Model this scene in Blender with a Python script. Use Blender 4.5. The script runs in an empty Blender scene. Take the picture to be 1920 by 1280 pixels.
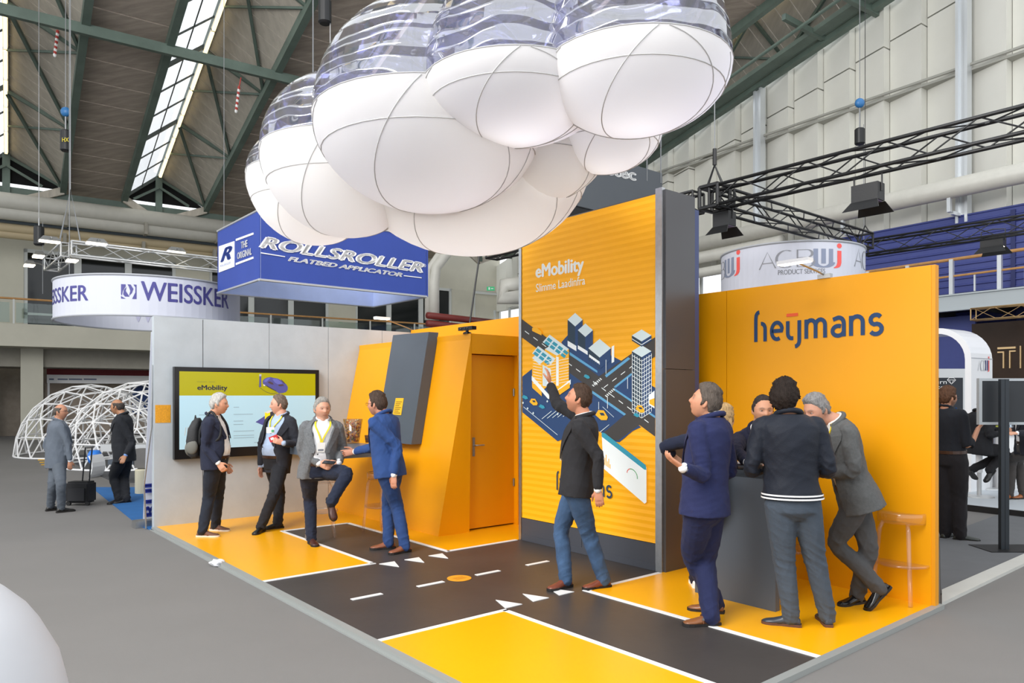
import bpy, bmesh, math, random
import numpy as np
from mathutils import Vector, Matrix
random.seed(7)
SC = bpy.context.scene
COL = SC.collection
PI = math.pi
# ------------------------------------------------------------------ camera, world, exposure
F = 1377.1; CX = 960.0; CY = 741.25; HC = 1.7583      # focal length and principal point for a 1920x1280 frame, camera height
FZ = 0.035                                            # height of the raised stand floor
cam = bpy.data.cameras.new('camera'); camo = bpy.data.objects.new('camera', cam); COL.objects.link(camo)
camo.location = (0, 0, HC); camo.rotation_euler = (PI / 2, 0, 0)
cam.sensor_width = 36; cam.lens = F / 1920 * 36; cam.shift_y = (CY - 640) / 1920; cam.clip_end = 300
SC.camera = camo
world = bpy.data.worlds.new('overcast_sky'); SC.world = world; world.use_nodes = True
_bg = world.node_tree.nodes['Background']; _bg.inputs[0].default_value = (0.93, 0.965, 1.0, 1); _bg.inputs[1].default_value = 1.55
def area_light(name, loc, size, power, col=(1, 1, 1), rot=(0, 0, 0), size_y=None):
    l = bpy.data.lights.new(name, 'AREA'); l.energy = power; l.color = col; l.size = size
    if size_y: l.shape = 'RECTANGLE'; l.size_y = size_y
    o = bpy.data.objects.new(name, l); o.location = loc; o.rotation_euler = rot; COL.objects.link(o); return o
area_light('hall_lamp_bank', (-9, -3, 12), 9, 3800, (1, .97, .93), tuple((Vector((14, 16, 9)) - Vector((-9, -3, 12))).to_track_quat('-Z', 'Y').to_euler()))  # added area light behind the camera, brightens the white gable
H_ = lambda u, v, z: (u * math.cos(.6) + v * math.sin(.6), u * math.sin(.6) - v * math.cos(.6), z)
for _u in (1.5, 6.0, 10.5): area_light('booth_lamp', H_(_u, -36.0, 3.3), .8, 45, (1, .93, .84), tuple((Vector(H_(_u, -38.4, 1.2)) - Vector(H_(_u, -36.0, 3.3))).to_track_quat('-Z', 'Y').to_euler()))  # added fill lights that lift the booth under the gallery
SC.view_settings.view_transform = 'Standard'; SC.view_settings.look = 'None'
SC.view_settings.exposure = -0.08; SC.view_settings.gamma = 1.0; SC.view_settings.use_curve_mapping = False
SC.cycles.use_denoising = True
SC.cycles.max_bounces = 8; SC.cycles.diffuse_bounces = 3; SC.cycles.glossy_bounces = 3; SC.cycles.transparent_max_bounces = 24
SC.cycles.transmission_bounces = 6; SC.cycles.sample_clamp_indirect = 4.0; SC.cycles.caustics_reflective = False; SC.cycles.caustics_refractive = False
# ------------------------------------------------------------------ frames of reference
SYW, HYW = 0.6951, 0.60
SA = Vector((math.cos(SYW), math.sin(SYW), 0)); SB = Vector((math.sin(SYW), -math.cos(SYW), 0))
HA = Vector((math.cos(HYW), math.sin(HYW), 0)); HB = Vector((math.sin(HYW), -math.cos(HYW), 0))
UP = Vector((0, 0, 1))
def S(a, b, z=0.0): return SA * (a + 2.56) + SB * (b - 10.3937) + UP * z      # stand frame (metres; b along the long open side)
def H(u, v, z=0.0): return HA * u + HB * v + UP * z                            # hall frame
def P(px, py, Y): return Vector(((px - CX) / F * Y, Y, HC - (py - CY) / F * Y))
def G(px, py, z=0.0): return P(px, py, (HC - z) * F / (py - CY))
def on_a(px, py, a0):
    r = P(px, py, 1.0) - Vector((0, 0, HC)); t = (a0 + 2.56) / r.dot(SA)
    return t * r.dot(SB) + 10.3937, HC + t * r.z
def on_b(px, py, b0):
    r = P(px, py, 1.0) - Vector((0, 0, HC)); t = (b0 - 10.3937) / r.dot(SB)
    return t * r.dot(SA) - 2.56, HC + t * r.z
# ------------------------------------------------------------------ colours and materials
def lin(c):
    if isinstance(c, str):
        c = c.lstrip('#'); c = [int(c[i:i + 2], 16) for i in (0, 2, 4)]
    return tuple((v / 255 / 12.92) if v / 255 <= .04045 else ((v / 255 + .055) / 1.055) ** 2.4 for v in c)
MATS = {}
def mat(name, col, rough=.6, metal=0, var=0.0, vscale=4, bump=0, bscale=60, spec=.5, emit=0, coat=0, stretch=None, col2=None, sheen=0):
    if name in MATS: return MATS[name]
    m = bpy.data.materials.new(name); m.use_nodes = True; nt = m.node_tree; N = nt.nodes; L = nt.links
    b = N['Principled BSDF']; c = lin(col)
    b.inputs['Base Color'].default_value = (*c, 1); b.inputs['Roughness'].default_value = rough; b.inputs['Metallic'].default_value = metal
    b.inputs['Specular IOR Level'].default_value = spec
    if coat: b.inputs['Coat Weight'].default_value = coat; b.inputs['Coat Roughness'].default_value = .15
    if sheen: b.inputs['Sheen Weight'].default_value = sheen
    if emit:
        b.inputs['Emission Color'].default_value = (*c, 1); b.inputs['Emission Strength'].default_value = emit
    if var or bump or col2:
        tc = N.new('ShaderNodeTexCoord'); mp = N.new('ShaderNodeMapping'); L.new(tc.outputs['Object'], mp.inputs[0])
        if stretch: mp.inputs['Scale'].default_value = stretch
    if var or col2:
        nz = N.new('ShaderNodeTexNoise'); nz.inputs['Scale'].default_value = vscale; nz.inputs['Detail'].default_value = 6
        nz.inputs['Roughness'].default_value = .6
        L.new(mp.outputs[0], nz.inputs['Vector']); rp = N.new('ShaderNodeValToRGB')
        rp.color_ramp.elements[0].position = .3; rp.color_ramp.elements[1].position = .7
        d = lin(col2) if col2 else tuple(v * (1 + var) for v in c)
        e = c if col2 else tuple(v * (1 - var) for v in c)
        rp.color_ramp.elements[0].color = (*e, 1); rp.color_ramp.elements[1].color = (*d, 1)
        L.new(nz.outputs[0], rp.inputs[0]); L.new(rp.outputs[0], b.inputs['Base Color'])
    if bump:
        n2 = N.new('ShaderNodeTexNoise'); n2.inputs['Scale'].default_value = bscale; n2.inputs['Detail'].default_value = 4
        L.new(mp.outputs[0], n2.inputs['Vector']); bp = N.new('ShaderNodeBump'); bp.inputs['Strength'].default_value = bump
        bp.inputs['Distance'].default_value = .02; L.new(n2.outputs[0], bp.inputs['Height']); L.new(bp.outputs[0], b.inputs['Normal'])
    MATS[name] = m; return m
def clear_mat(name, tint, gloss=.12, rough=.03, wave=0, emis=0):
    if name in MATS: return MATS[name]
    m = bpy.data.materials.new(name); m.use_nodes = True; nt = m.node_tree; N = nt.nodes; L = nt.links; N.clear()
    o = N.new('ShaderNodeOutputMaterial'); t = N.new('ShaderNodeBsdfTransparent'); t.inputs[0].default_value = (*lin(tint), 1)
    g = N.new('ShaderNodeBsdfGlossy'); g.inputs['Roughness'].default_value = rough
    mx = N.new('ShaderNodeMixShader'); fr = N.new('ShaderNodeLayerWeight'); fr.inputs[0].default_value = .5
    pw = N.new('ShaderNodeMath'); pw.operation = 'POWER'; pw.inputs[1].default_value = 4; L.new(fr.outputs[1], pw.inputs[0])
    ma = N.new('ShaderNodeMath'); ma.operation = 'MULTIPLY_ADD'; ma.inputs[1].default_value = .7; ma.inputs[2].default_value = gloss; ma.use_clamp = True
    L.new(pw.outputs[0], ma.inputs[0]); L.new(ma.outputs[0], mx.inputs[0]); L.new(t.outputs[0], mx.inputs[1]); L.new(g.outputs[0], mx.inputs[2])
    if wave:
        tc = N.new('ShaderNodeTexCoord'); n2 = N.new('ShaderNodeTexWave'); n2.bands_direction = 'Z'; n2.inputs['Scale'].default_value = 1.7; n2.inputs['Distortion'].default_value = 6; n2.inputs['Detail'].default_value = 2; n2.inputs['Detail Scale'].default_value = .8
        L.new(tc.outputs['Object'], n2.inputs['Vector']); bp = N.new('ShaderNodeBump'); bp.inputs['Strength'].default_value = wave; bp.inputs['Distance'].default_value = .15
        L.new(n2.outputs['Fac'], bp.inputs['Height']); L.new(bp.outputs[0], g.inputs['Normal'])
    if emis:   # a little milky scatter in the plastic
        m2 = N.new('ShaderNodeMixShader'); m2.inputs[0].default_value = emis; df = N.new('ShaderNodeBsdfDiffuse'); df.inputs[0].default_value = (.9, .9, .9, 1); L.new(mx.outputs[0], m2.inputs[1]); L.new(df.outputs[0], m2.inputs[2]); L.new(m2.outputs[0], o.inputs[0])
    else: L.new(mx.outputs[0], o.inputs[0])
    MATS[name] = m; return m
def cloth_translucent(name, col, trans=.5):
    m = bpy.data.materials.new(name); m.use_nodes = True; nt = m.node_tree; N = nt.nodes; L = nt.links; N.clear()
    o = N.new('ShaderNodeOutputMaterial'); d = N.new('ShaderNodeBsdfDiffuse'); t = N.new('ShaderNodeBsdfTranslucent')
    for q in (d, t): q.inputs[0].default_value = (*lin(col), 1)
    mx = N.new('ShaderNodeMixShader'); mx.inputs[0].default_value = trans
    L.new(d.outputs[0], mx.inputs[1]); L.new(t.outputs[0], mx.inputs[2]); L.new(mx.outputs[0], o.inputs[0]); MATS[name] = m; return m
# ------------------------------------------------------------------ mesh builder
class MB:
    def __init__(s): s.v = []; s.f = []; s.m = []
    def add(s, vs, fs, mi=0):
        o = len(s.v); s.v += [tuple(v) for v in vs]; s.f += [tuple(i + o for i in f) for f in fs]; s.m += [mi] * len(fs); return s
    def hexa(s, p, mi=0):   # p: 4 bottom points (ccw seen from above), 4 top points
        return s.add(p, [(3, 2, 1, 0), (4, 5, 6, 7), (0, 1, 5, 4), (1, 2, 6, 5), (2, 3, 7, 6), (3, 0, 4, 7)], mi)
    def box(s, o, dx, dy, dz, mi=0):   # o = one corner, three edge vectors
        o, dx, dy, dz = map(Vector, (o, dx, dy, dz))
        if dx.cross(dy).dot(dz) < 0: dx, dy = dy, dx
        b = [o, o + dx, o + dx + dy, o + dy]; return s.hexa(b + [q + dz for q in b], mi)
    def boxc(s, c, sx, sy, sz, ax=Vector((1, 0, 0)), ay=Vector((0, 1, 0)), az=Vector((0, 0, 1)), mi=0):
        c = Vector(c); return s.box(c - ax * sx / 2 - ay * sy / 2 - az * sz / 2, ax * sx, ay * sy, az * sz, mi)
    def prism(s, poly, ext, mi=0):
        n = len(poly); ext = Vector(ext); a = [Vector(p) for p in poly]
        nrm = Vector((0, 0, 0))
        for i in range(n): nrm += a[i].cross(a[(i + 1) % n])
        if nrm.dot(ext) < 0: a.reverse()
        vs = a + [p + ext for p in a]
        return s.add(vs, [tuple(range(n))[::-1], tuple(range(n, 2 * n))] + [(i, (i + 1) % n, n + (i + 1) % n, n + i) for i in range(n)], mi)
    def ring(s, rings, cap=True, closed=True, mi=0):
        n = len(rings[0]); vs = [q for r in rings for q in r]; fs = []
        for k in range(len(rings) - 1):
            for i in range(n if closed else n - 1):
                j = (i + 1) % n; fs.append((k * n + i, k * n + j, (k + 1) * n + j, (k + 1) * n + i))
        if cap and closed: fs.append(tuple(range(n))[::-1]); fs.append(tuple((len(rings) - 1) * n + i for i in range(n)))
        return s.add(vs, fs, mi)
    def tube(s, pts, r, n=8, cap=True, mi=0):
        pts = [Vector(p) for p in pts]; R = r if isinstance(r, (list, tuple)) else [r] * len(pts)
        t0 = (pts[1] - pts[0]).normalized(); x = t0.orthogonal().normalized(); rs = []
        for i, p in enumerate(pts):
            t = (pts[min(i + 1, len(pts) - 1)] - pts[max(i - 1, 0)]).normalized()
            x = (x - t * x.dot(t)).normalized(); y = t.cross(x)
            rs.append([p + (x * math.cos(2 * PI * k / n) + y * math.sin(2 * PI * k / n)) * R[i] for k in range(n)])
        return s.ring(rs, cap, True, mi)
    def ell(s, c, rx, ry, rz, ax=Vector((1, 0, 0)), ay=Vector((0, 1, 0)), az=Vector((0, 0, 1)), n=16, m=10, t0=-PI / 2, t1=PI / 2, mi=0):
        c = Vector(c); rs = []
        for k in range(m + 1):
            t = t0 + (t1 - t0) * k / m; t = max(-PI / 2 + .01, min(PI / 2 - .01, t))
            rs.append([c + ax * (rx * math.cos(t) * math.cos(2 * PI * i / n)) + ay * (ry * math.cos(t) * math.sin(2 * PI * i / n)) + az * (rz * math.sin(t)) for i in range(n)])
        return s.ring(rs, True, True, mi)
    def lathe(s, c, prof, n=24, mi=0, ax=UP):
        c = Vector(c); x = Vector(ax).orthogonal().normalized(); y = Vector(ax).cross(x)
        return s.ring([[c + Vector(ax) * z + (x * math.cos(2 * PI * i / n) + y * math.sin(2 * PI * i / n)) * r for i in range(n)] for r, z in prof], True, True, mi)
    def mesh(s, name, mats, smooth=False):
        me = bpy.data.meshes.new(name); me.from_pydata(s.v, [], s.f)
        for m in (mats if isinstance(mats, (list, tuple)) else [mats]): me.materials.append(m)
        if any(s.m): me.polygons.foreach_set('material_index', s.m)
        if smooth: me.polygons.foreach_set('use_smooth', [True] * len(me.polygons))
        me.update(); return me
# ------------------------------------------------------------------ objects
WL = {}
def T(name, label, cat, loc=(0, 0, 0), group=None, kind=None):
    o = bpy.data.objects.new(name, None); o.empty_display_size = .1; COL.objects.link(o); o.location = loc; WL[o.name] = Vector(loc)
    o['label'] = label
    if cat: o['category'] = cat
    if group: o['group'] = group
    if kind: o['kind'] = kind
    return o
def ob(name, mb, mats, parent=None, label=None, cat=None, group=None, kind=None, smooth=False, local=False, loc=None):
    me = mb.mesh(name, mats, smooth) if isinstance(mb, MB) else mb
    o = bpy.data.objects.new(name, me); COL.objects.link(o)
    if parent is not None:
        o.parent = parent
        if loc is not None: o.location = loc; WL[o.name] = WL[parent.name] + Vector(loc)
        elif local: WL[o.name] = WL[parent.name]
        else: o.location = -WL[parent.name]; WL[o.name] = Vector((0, 0, 0))
    else:
        if loc is not None: o.location = loc
        WL[o.name] = o.location.copy()
    if label: o['label'] = label
    if cat: o['category'] = cat
    if group: o['group'] = group
    if kind: o['kind'] = kind
    return o
def struct(name, mb, mats, label=None, parent=None, smooth=False, loc=None):
    return ob(name, mb, mats, parent, label, None, None, None if parent else 'structure', smooth, loc=loc)
def dup(root, loc, label=None, rotz=None, group=None):
    r = root.copy(); COL.objects.link(r); r.location = loc
    if rotz is not None: r.rotation_euler = (0, 0, rotz)
    if label: r['label'] = label
    if group: r['group'] = group
    WL[r.name] = Vector(loc)
    def rec(a, b):
        for ch in list(a.children):
            if ch.name == b.name: continue
            c = ch.copy(); COL.objects.link(c); c.parent = b; rec(ch, c)
    rec(root, r); return r
# ------------------------------------------------------------------ lettering
def text_mesh(s, mapf, mat_, depth=0.0, bold=0.0, shear=0.0, box=None, spacing=1.0, res=4):
    """a word as a flat mesh; its bounding box is stretched to the unit square and handed to mapf(u, v, w)"""
    cu = bpy.data.curves.new('lettering', 'FONT'); cu.body = s; cu.shear = shear; cu.resolution_u = res; cu.space_character = spacing
    o = bpy.data.objects.new('lettering_tmp', cu); COL.objects.link(o)
    dg = bpy.context.evaluated_depsgraph_get(); me = bpy.data.meshes.new_from_object(o.evaluated_get(dg))
    bpy.data.objects.remove(o); bpy.data.curves.remove(cu)
    n = len(me.vertices); a = np.empty(n * 3); me.vertices.foreach_get('co', a); a = a.reshape(-1, 3)
    lo = a.min(0); hi = a.max(0)
    u = (a[:, 0] - lo[0]) / (hi[0] - lo[0]); v = (a[:, 1] - lo[1]) / (hi[1] - lo[1])
    co = np.array([tuple(mapf(x, y)) for x, y in zip(u, v)]); me.vertices.foreach_set('co', co.ravel())
    if bold:   # heavier strokes: the same word again, shifted a hair to both sides
        wds = hi[0] - lo[0]; bm = bmesh.new(); bm.from_mesh(me)
        for sx, sy in ((-bold, 0), (bold, 0), (0, bold * .6), (0, -bold * .6)):
            m2 = me.copy(); c2 = np.array([tuple(mapf(x + sx / wds, y + sy / (hi[1] - lo[1]))) for x, y in zip(u, v)]); m2.vertices.foreach_set('co', c2.ravel()); bm.from_mesh(m2); bpy.data.meshes.remove(m2)
        bm.to_mesh(me); bm.free()
    me.materials.clear(); me.materials.append(mat_); me.update(); return me
def quadmap(o, ux, vy, n=None, off=.004):
    o, ux, vy = Vector(o), Vector(ux), Vector(vy); n = Vector(n) if n is not None else ux.cross(vy).normalized()
    return lambda x, y: o + ux * x + vy * y + n * off
# ------------------------------------------------------------------ common materials
white = mat('white_lacquer', '#f2f2f2', .45); black = mat('black_powder_coat', '#17181a', .45, bump=.05)
alu = mat('brushed_aluminium', '#b9bbbd', .35, 1.0, var=.08, vscale=20); steel = mat('steel_cable', '#8a8c8e', .4, .8)
yellow = mat('yellow_panel', '#f0a203', .38, var=.015, vscale=2, spec=.4); darkpanel = mat('anthracite_panel', '#4c545e', .4, var=.05, vscale=1.5, spec=.5)
green = mat('hall_green_steel', '#5f6f66', .55, var=.18, vscale=1.5)
lampm = mat('lamp_glow', '#fff3d8', .5, emit=6); tube_glow = mat('fluorescent_glow', '#ffe6ad', .5, emit=2.2)
ORD = ['first', 'second', 'third', 'fourth', 'fifth', 'sixth', 'seventh', 'eighth', 'ninth', 'tenth', 'eleventh', 'twelfth', 'thirteenth', 'fourteenth', 'fifteenth', 'sixteenth', 'seventeenth', 'eighteenth', 'nineteenth', 'twentieth']
# ================================================================== THE HALL
VW, ZE, SL, UG = -35.4, 10.22, .22, 24.35       # eaves line, its height, roof slope, gable plane
zr = lambda v: ZE + SL * (v - VW)
V1 = -10.0
hall_floor = mat('grey_hall_carpet', '#757371', .8, var=.05, vscale=.6, bump=.1, bscale=150)
m = MB(); m.box((-45, -6, -.2), (90, 0, 0), (0, 70, 0), (0, 0, .2)); struct('floor', m, hall_floor, 'wide grey vinyl hall floor with faint creases')
conc = mat('woodwool_roof_board', '#a89c90', .9, var=.22, vscale=.9, bump=.2, bscale=8, stretch=(1, 6, 1))
conc2 = mat('grey_roof_plank', '#bdb6aa', .9, var=.16, vscale=1.0, bump=.2, bscale=8, stretch=(5, 1, 1))
ceil = T('ceiling', 'pitched hall ceiling of folded concrete planks on green steel', None, (0, 0, 0), kind='structure')
PER, M0, MW, MA, AH = 5.50, 4.05, 3.26, 1.34, 1.10
def hn(du, dz):   # normalised vector in the hall's cross-section
    return (HA * du + UP * dz).normalized()
sdir = (HB + UP * SL).normalized()
fl = bpy.data.meshes
def shared_box(name, ax, ay, az, sx, sy, sz, mt):
    mb = MB(); mb.boxc((0, 0, 0), sx, sy, sz, ax, ay, az); return mb.mesh(name, mt)
slabw = PER - MW
me_slab = shared_box('slab', HA, sdir, HA.cross(sdir), slabw - .04, 1.17, .12, conc)
gl = math.hypot(MW - MA, AH); gdir = hn(MW - MA, -AH)
me_plank = shared_box('plank', gdir, sdir, gdir.cross(sdir), gl, .535, .07, conc2)
ks = [-2, -1, 0, 1, 2, 3]
for k in ks:
    uc = M0 + PER * k - slabw / 2
    v = VW - 2.3
    while v < V1:
        o = ob('slab', me_slab, None, ceil, loc=H(uc, v, zr(v) + .08)); v += 1.2
    u0 = M0 + PER * k; ur = (u0 + MA + u0 + MW) / 2; v = VW + .3
    while v < V1:
        o = ob('plank', me_plank, None, ceil, loc=H(ur, v, zr(v) + AH / 2 + .06)); v += .55
def beam(mb, p, q, w, h, mi=0):
    p, q = Vector(p), Vector(q); d = (q - p).normalized(); x = d.cross(UP).normalized(); y = x.cross(d)
    mb.box(p - x * w / 2 - y * h / 2, x * w, q - p, y * h, mi)
VE = V1 - .5
for k in ks:
    u0 = M0 + PER * k
    for uu in [u0, u0 + MW]:
        b = MB(); beam(b, H(uu, VW, zr(VW) - .1), H(uu, VE, zr(VE) - .1), .22, .34); ob('valley_beam', b, green, ceil)
    b = MB(); beam(b, H(u0 + MA, VW, zr(VW) + AH), H(u0 + MA, VE, zr(VE) + AH), .14, .2); ob('ridge_beam', b, green, ceil)
    v = VW + .15; i = 0; step = 4.6
    while v < VE - 1:
        b = MB(); beam(b, H(u0 + MA, v, zr(v) + AH - .12), H(u0 + MW, v, zr(v) + .02), .09, .12); ob('purlin', b, green, ceil)
        v2 = min(v + step, VE)
        b = MB(); beam(b, H(u0 + MA, v2, zr(v2) + AH - .16), H(u0 + MW, v, zr(v) - .02), .09, .12); ob('brace', b, green, ceil)
        b = MB(); beam(b, H(u0 + MA, v + step / 2, zr(v + step / 2) + AH - .14), H(u0 + MW, v2, zr(v2) - .02), .05, .07); ob('brace', b, green, ceil)
        v += step; i += 1
for vv in (VW + .05, VW + 11.0, VW + 21.9, VE):
    b = MB(); beam(b, H(M0 - PER * 2, vv, zr(vv) - .35), H(UG, vv, zr(vv) - .35), .16, .3); ob('cross_beam', b, green, ceil)
# light fittings hang under each ridge: green trough
# triangular monitor ends at the eaves: black sheet standing in for the shaded void, with a post and struts
dark = mat('dark_void', '#0b0b0c', .9)
for k in ks:
    u0 = M0 + PER * k
    b = MB(); b.prism([H(u0, VW, zr(VW)), H(u0 + MW, VW, zr(VW)), H(u0 + MA, VW, zr(VW) + AH)], HB * -.1); ob('gable_infill', b, dark, ceil)
    b = MB(); beam(b, H(u0 + MA, VW + .1, ZE - 1.6), H(u0 + MA, VW + .12, ZE + AH), .3, .3) if 0 else b.box(H(u0 + MA - .13, VW + .05, ZE - .9), HA * .26, HB * .2, UP * (AH + .9)); ob('eaves_post', b, green, ceil)
    for du in (-1.0, 1.2):
        b = MB(); beam(b, H(u0 + MA, VW + .3, ZE + AH * .55), H(u0 + MA + du, VW + .3, ZE - .05), .08, .1); ob('strut', b, green, ceil)
    # lower pyramid of struts under the eaves
    b = MB(); beam(b, H(u0 + MA, VW + .1, ZE - .9), H(u0 + MW, VW + .25, ZE - .1), .14, .3); ob('strut', b, conc2, ceil)
    b = MB(); beam(b, H(u0 + MA, VW + .1, ZE - .9), H(u0, VW + .25, ZE - .1), .14, .3); ob('strut', b, conc2, ceil)
b = MB(); b.box(H(M0 - PER * 2, VW, ZE - .55), HA * (UG - M0 + PER * 2), HB * .06, UP * .001)
# soffit that goes on down behind the pipes
# skylights
pane = clear_mat('skylight_glass', '#ffffff', .03, .1)
barm = mat('skylight_bar', '#4b524e', .6)
gd = hn(MA, AH); gn = Vector(gd).cross(sdir)
gw = math.hypot(MA, AH)
me_pane = shared_box('pane', gd, sdir, gn, gw * .96, 1.50, .01, pane)
for n, k in enumerate(ks):
    u0 = M0 + PER * k
    w = T('window_%d' % (n + 1), 'sloping skylight strip of white glazed panes between concrete planks', None, (0, 0, 0), kind='structure')
    fb = MB(); v = VW + .1; i = 0
    while v < VE:
        beam(fb, H(u0, v, zr(v)), H(u0 + MA, v, zr(v) + AH), .12 if i % 3 == 0 else .045, .12 if i % 3 == 0 else .05)
        if v + .8 < VE: ob('pane', me_pane, None, w, loc=H(u0 + MA / 2, v + .78, zr(v + .78) + AH / 2))
        v += 1.56; i += 1
    beam(fb, H(u0 + MA / 2, VW, zr(VW) + AH / 2), H(u0 + MA / 2, VE, zr(VE) + AH / 2), .03, .04)
    ob('frame', fb, barm, w)
# fluorescent battens below each ridge
lb = MB(); lb.boxc((0, 0, .05), .14, 1.62, .05, HA, sdir, UP, 0); lb.boxc((0, 0, 0), .10, 1.58, .07, HA, sdir, UP, 1)
me_lamp = lb.mesh('batten', [white, tube_glow]); order = ['front left', 'left', 'middle', 'right', 'far right']
for n, k in enumerate(ks):
    v = VW + 1.3; i = 0
    while v < VE - 1:
        o = ob('strip_light', me_lamp, None, None, 'fluorescent strip light, %s up from the eaves under the %s skylight ridge' % (ORD[i], ['outermost left', 'leftmost visible', 'second visible', 'third visible', 'fourth visible', 'last'][n]), 'lamp', 'fluorescent strip lights under %s roof ridge' % ['outermost', 'first', 'second', 'third', 'fourth', 'last'][n], loc=H(M0 + PER * k + MA, v, zr(v) + AH - .2)); v += 1.68; i += 1
# ------------------------------------------------ left wall with its mezzanine
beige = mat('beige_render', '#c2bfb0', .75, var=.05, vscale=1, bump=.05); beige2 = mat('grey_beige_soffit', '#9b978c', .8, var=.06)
UL, UR = -22, UG
VWIN = VW - 2.4
wl = MB(); wl.box(H(UL, VWIN - .3, 4.2), HA * (UR - UL), HB * .3, UP * .35)
wl.box(H(UL, VWIN - .3, 8.0), HA * (UR - UL + .6), HB * .3, UP * 2.4); wl.box(H(UR - 1.2, VWIN - .3, 0), HA * 1.8, HB * .3, UP * 8.1)
WX = []; u = UL
wall_left = struct('wall_left', wl, beige, 'beige upper wall of the hall behind the gallery')
winframe = mat('grey_window_frame', '#c9ccca', .5); dglass = mat('dark_window_glass', '#161b1d', .08, spec=.5)
i = 0; nwin = len(ks) + 1
piers = MB()
while u < UR - 1:
    if i % 4 == 3:
        pb = MB(); pb.box(H(u, VWIN - .3, 4.5), HA * 1.5, HB * .42, UP * 3.55); ob('pier', pb, beige, wall_left); u += 1.5
    else:
        w = T('window_%d' % nwin, 'tall dark window of the gallery above the left hall wall', None, H(u, VWIN, 4.5), kind='structure'); nwin += 1
        fb = MB()
        for (a0, a1, z0, z1) in ((0, .14, 0, 3.55), (1.86, 2.0, 0, 3.55), (0, 2.0, 3.4, 3.55), (0, 2.0, 0, .12), (0, 2.0, .72, .82)):
            fb.box(H(u + a0, VWIN - .1, 4.5 + z0), HA * (a1 - a0), HB * .16, UP * (z1 - z0))
        ob('frame', fb, winframe, w)
        fb = MB(); fb.box(H(u + .1, VWIN - .06, 4.55), HA * 1.8, HB * .03, UP * 3.45); ob('pane', fb, dglass, w); u += 2.0
    i += 1
# gallery slab, fascia, rail
gal = MB(); gal.box(H(UL, VW - 2.6, 3.62), HA * (UR - UL), HB * 4.6, UP * .85)
gz = 4.47
struct('trim_1', gal, beige, 'deep beige concrete edge of the gallery on the left')
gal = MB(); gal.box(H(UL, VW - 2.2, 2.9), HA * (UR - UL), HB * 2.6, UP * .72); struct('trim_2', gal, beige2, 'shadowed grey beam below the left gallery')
wood = mat('oak_handrail', '#b98a55', .5, var=.15, vscale=8); gglass = clear_mat('balustrade_glass', '#dfe8e6', .06)
VR = VW + 1.9
rail = T('gallery_railing', 'glass balustrade with oak handrail along the left gallery', 'railing', H(0, VR, gz))
b = MB(); b.tube([H(UL, VR, gz + .95), H(UR, VR, gz + .95)], .04); ob('handrail', b, wood, rail)
u = UL + .5
while u < UR:
    b = MB(); b.box(H(u, VR - .03, gz), HA * .06, HB * .06, UP * .93); ob('post', b, winframe, rail)
    b = MB(); b.box(H(u + .1, VR - .01, gz + .05), HA * 2.2, HB * .012, UP * .75); ob('glass_panel', b, gglass, rail); u += 2.4
# ground-floor wall under the gallery
b = MB(); b.box(H(UL, VW - 3.6, 0), HA * (UR - UL), HB * .3, UP * 3.7); struct('wall_left_lower', b, mat('shadow_brown_wall', '#968c80', .85, var=.15), 'dim brown wall under the left gallery')  # brown base colour with slight random tone
for k, u in enumerate((.76, 6.26, -4.74, 11.76, 17.3)):
    b = MB(); b.box(H(u - .4, VW - .1, 0), HA * .75, HB * .75, UP * 3.65)
    struct('trim_%d' % (3 + k), b, beige, 'square beige concrete column carrying the left gallery')
b = MB()
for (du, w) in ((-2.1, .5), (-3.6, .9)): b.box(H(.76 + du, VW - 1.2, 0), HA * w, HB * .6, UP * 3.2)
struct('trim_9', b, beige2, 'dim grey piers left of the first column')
# pipes along the left wall
pipem = mat('cream_pipe', '#cfcdc4', .45, var=.04); pipe2 = mat('tan_pipe', '#c4b392', .5)
for n, (y0_, dv, r, mt, lab) in enumerate(((375, .9, .33, pipem, 'thick cream duct, uppermost of the pipes on the left wall'), (396, .7, .30, pipem, 'thick cream duct, second of the pipes on the left wall'), (412, .3, .10, mat('dark_grey_pipe', '#55606a', .5), 'thin dark grey pipe between cream and tan pipes'), (425, .1, .20, pipe2, 'tan pipe with brackets, third from the top on left wall'), (437, .0, .18, pipe2, 'lowest tan pipe just above the gallery windows'))):
    v = VW + dv; X = (0 - CX) / F; t = v / (X * math.sin(HYW) - math.cos(HYW)); z = HC - (y0_ - CY) / F * t
    b = MB(); b.tube([H(UL, v, z), H(16.5 if n > 1 else 14.8, v, z)], r, 14); p = ob('wall_pipe', b, mt, None, lab, 'pipe', 'pipes along the left wall', smooth=True)
    if n in (1, 4):
        for u in np.arange(-4, 16, 2.9): q = MB(); q.box(H(u, v - .06, z - r * 1.1), HA * .12, HB * .5, UP * r * 2.2); ob('bracket', q, beige2, p)
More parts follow.
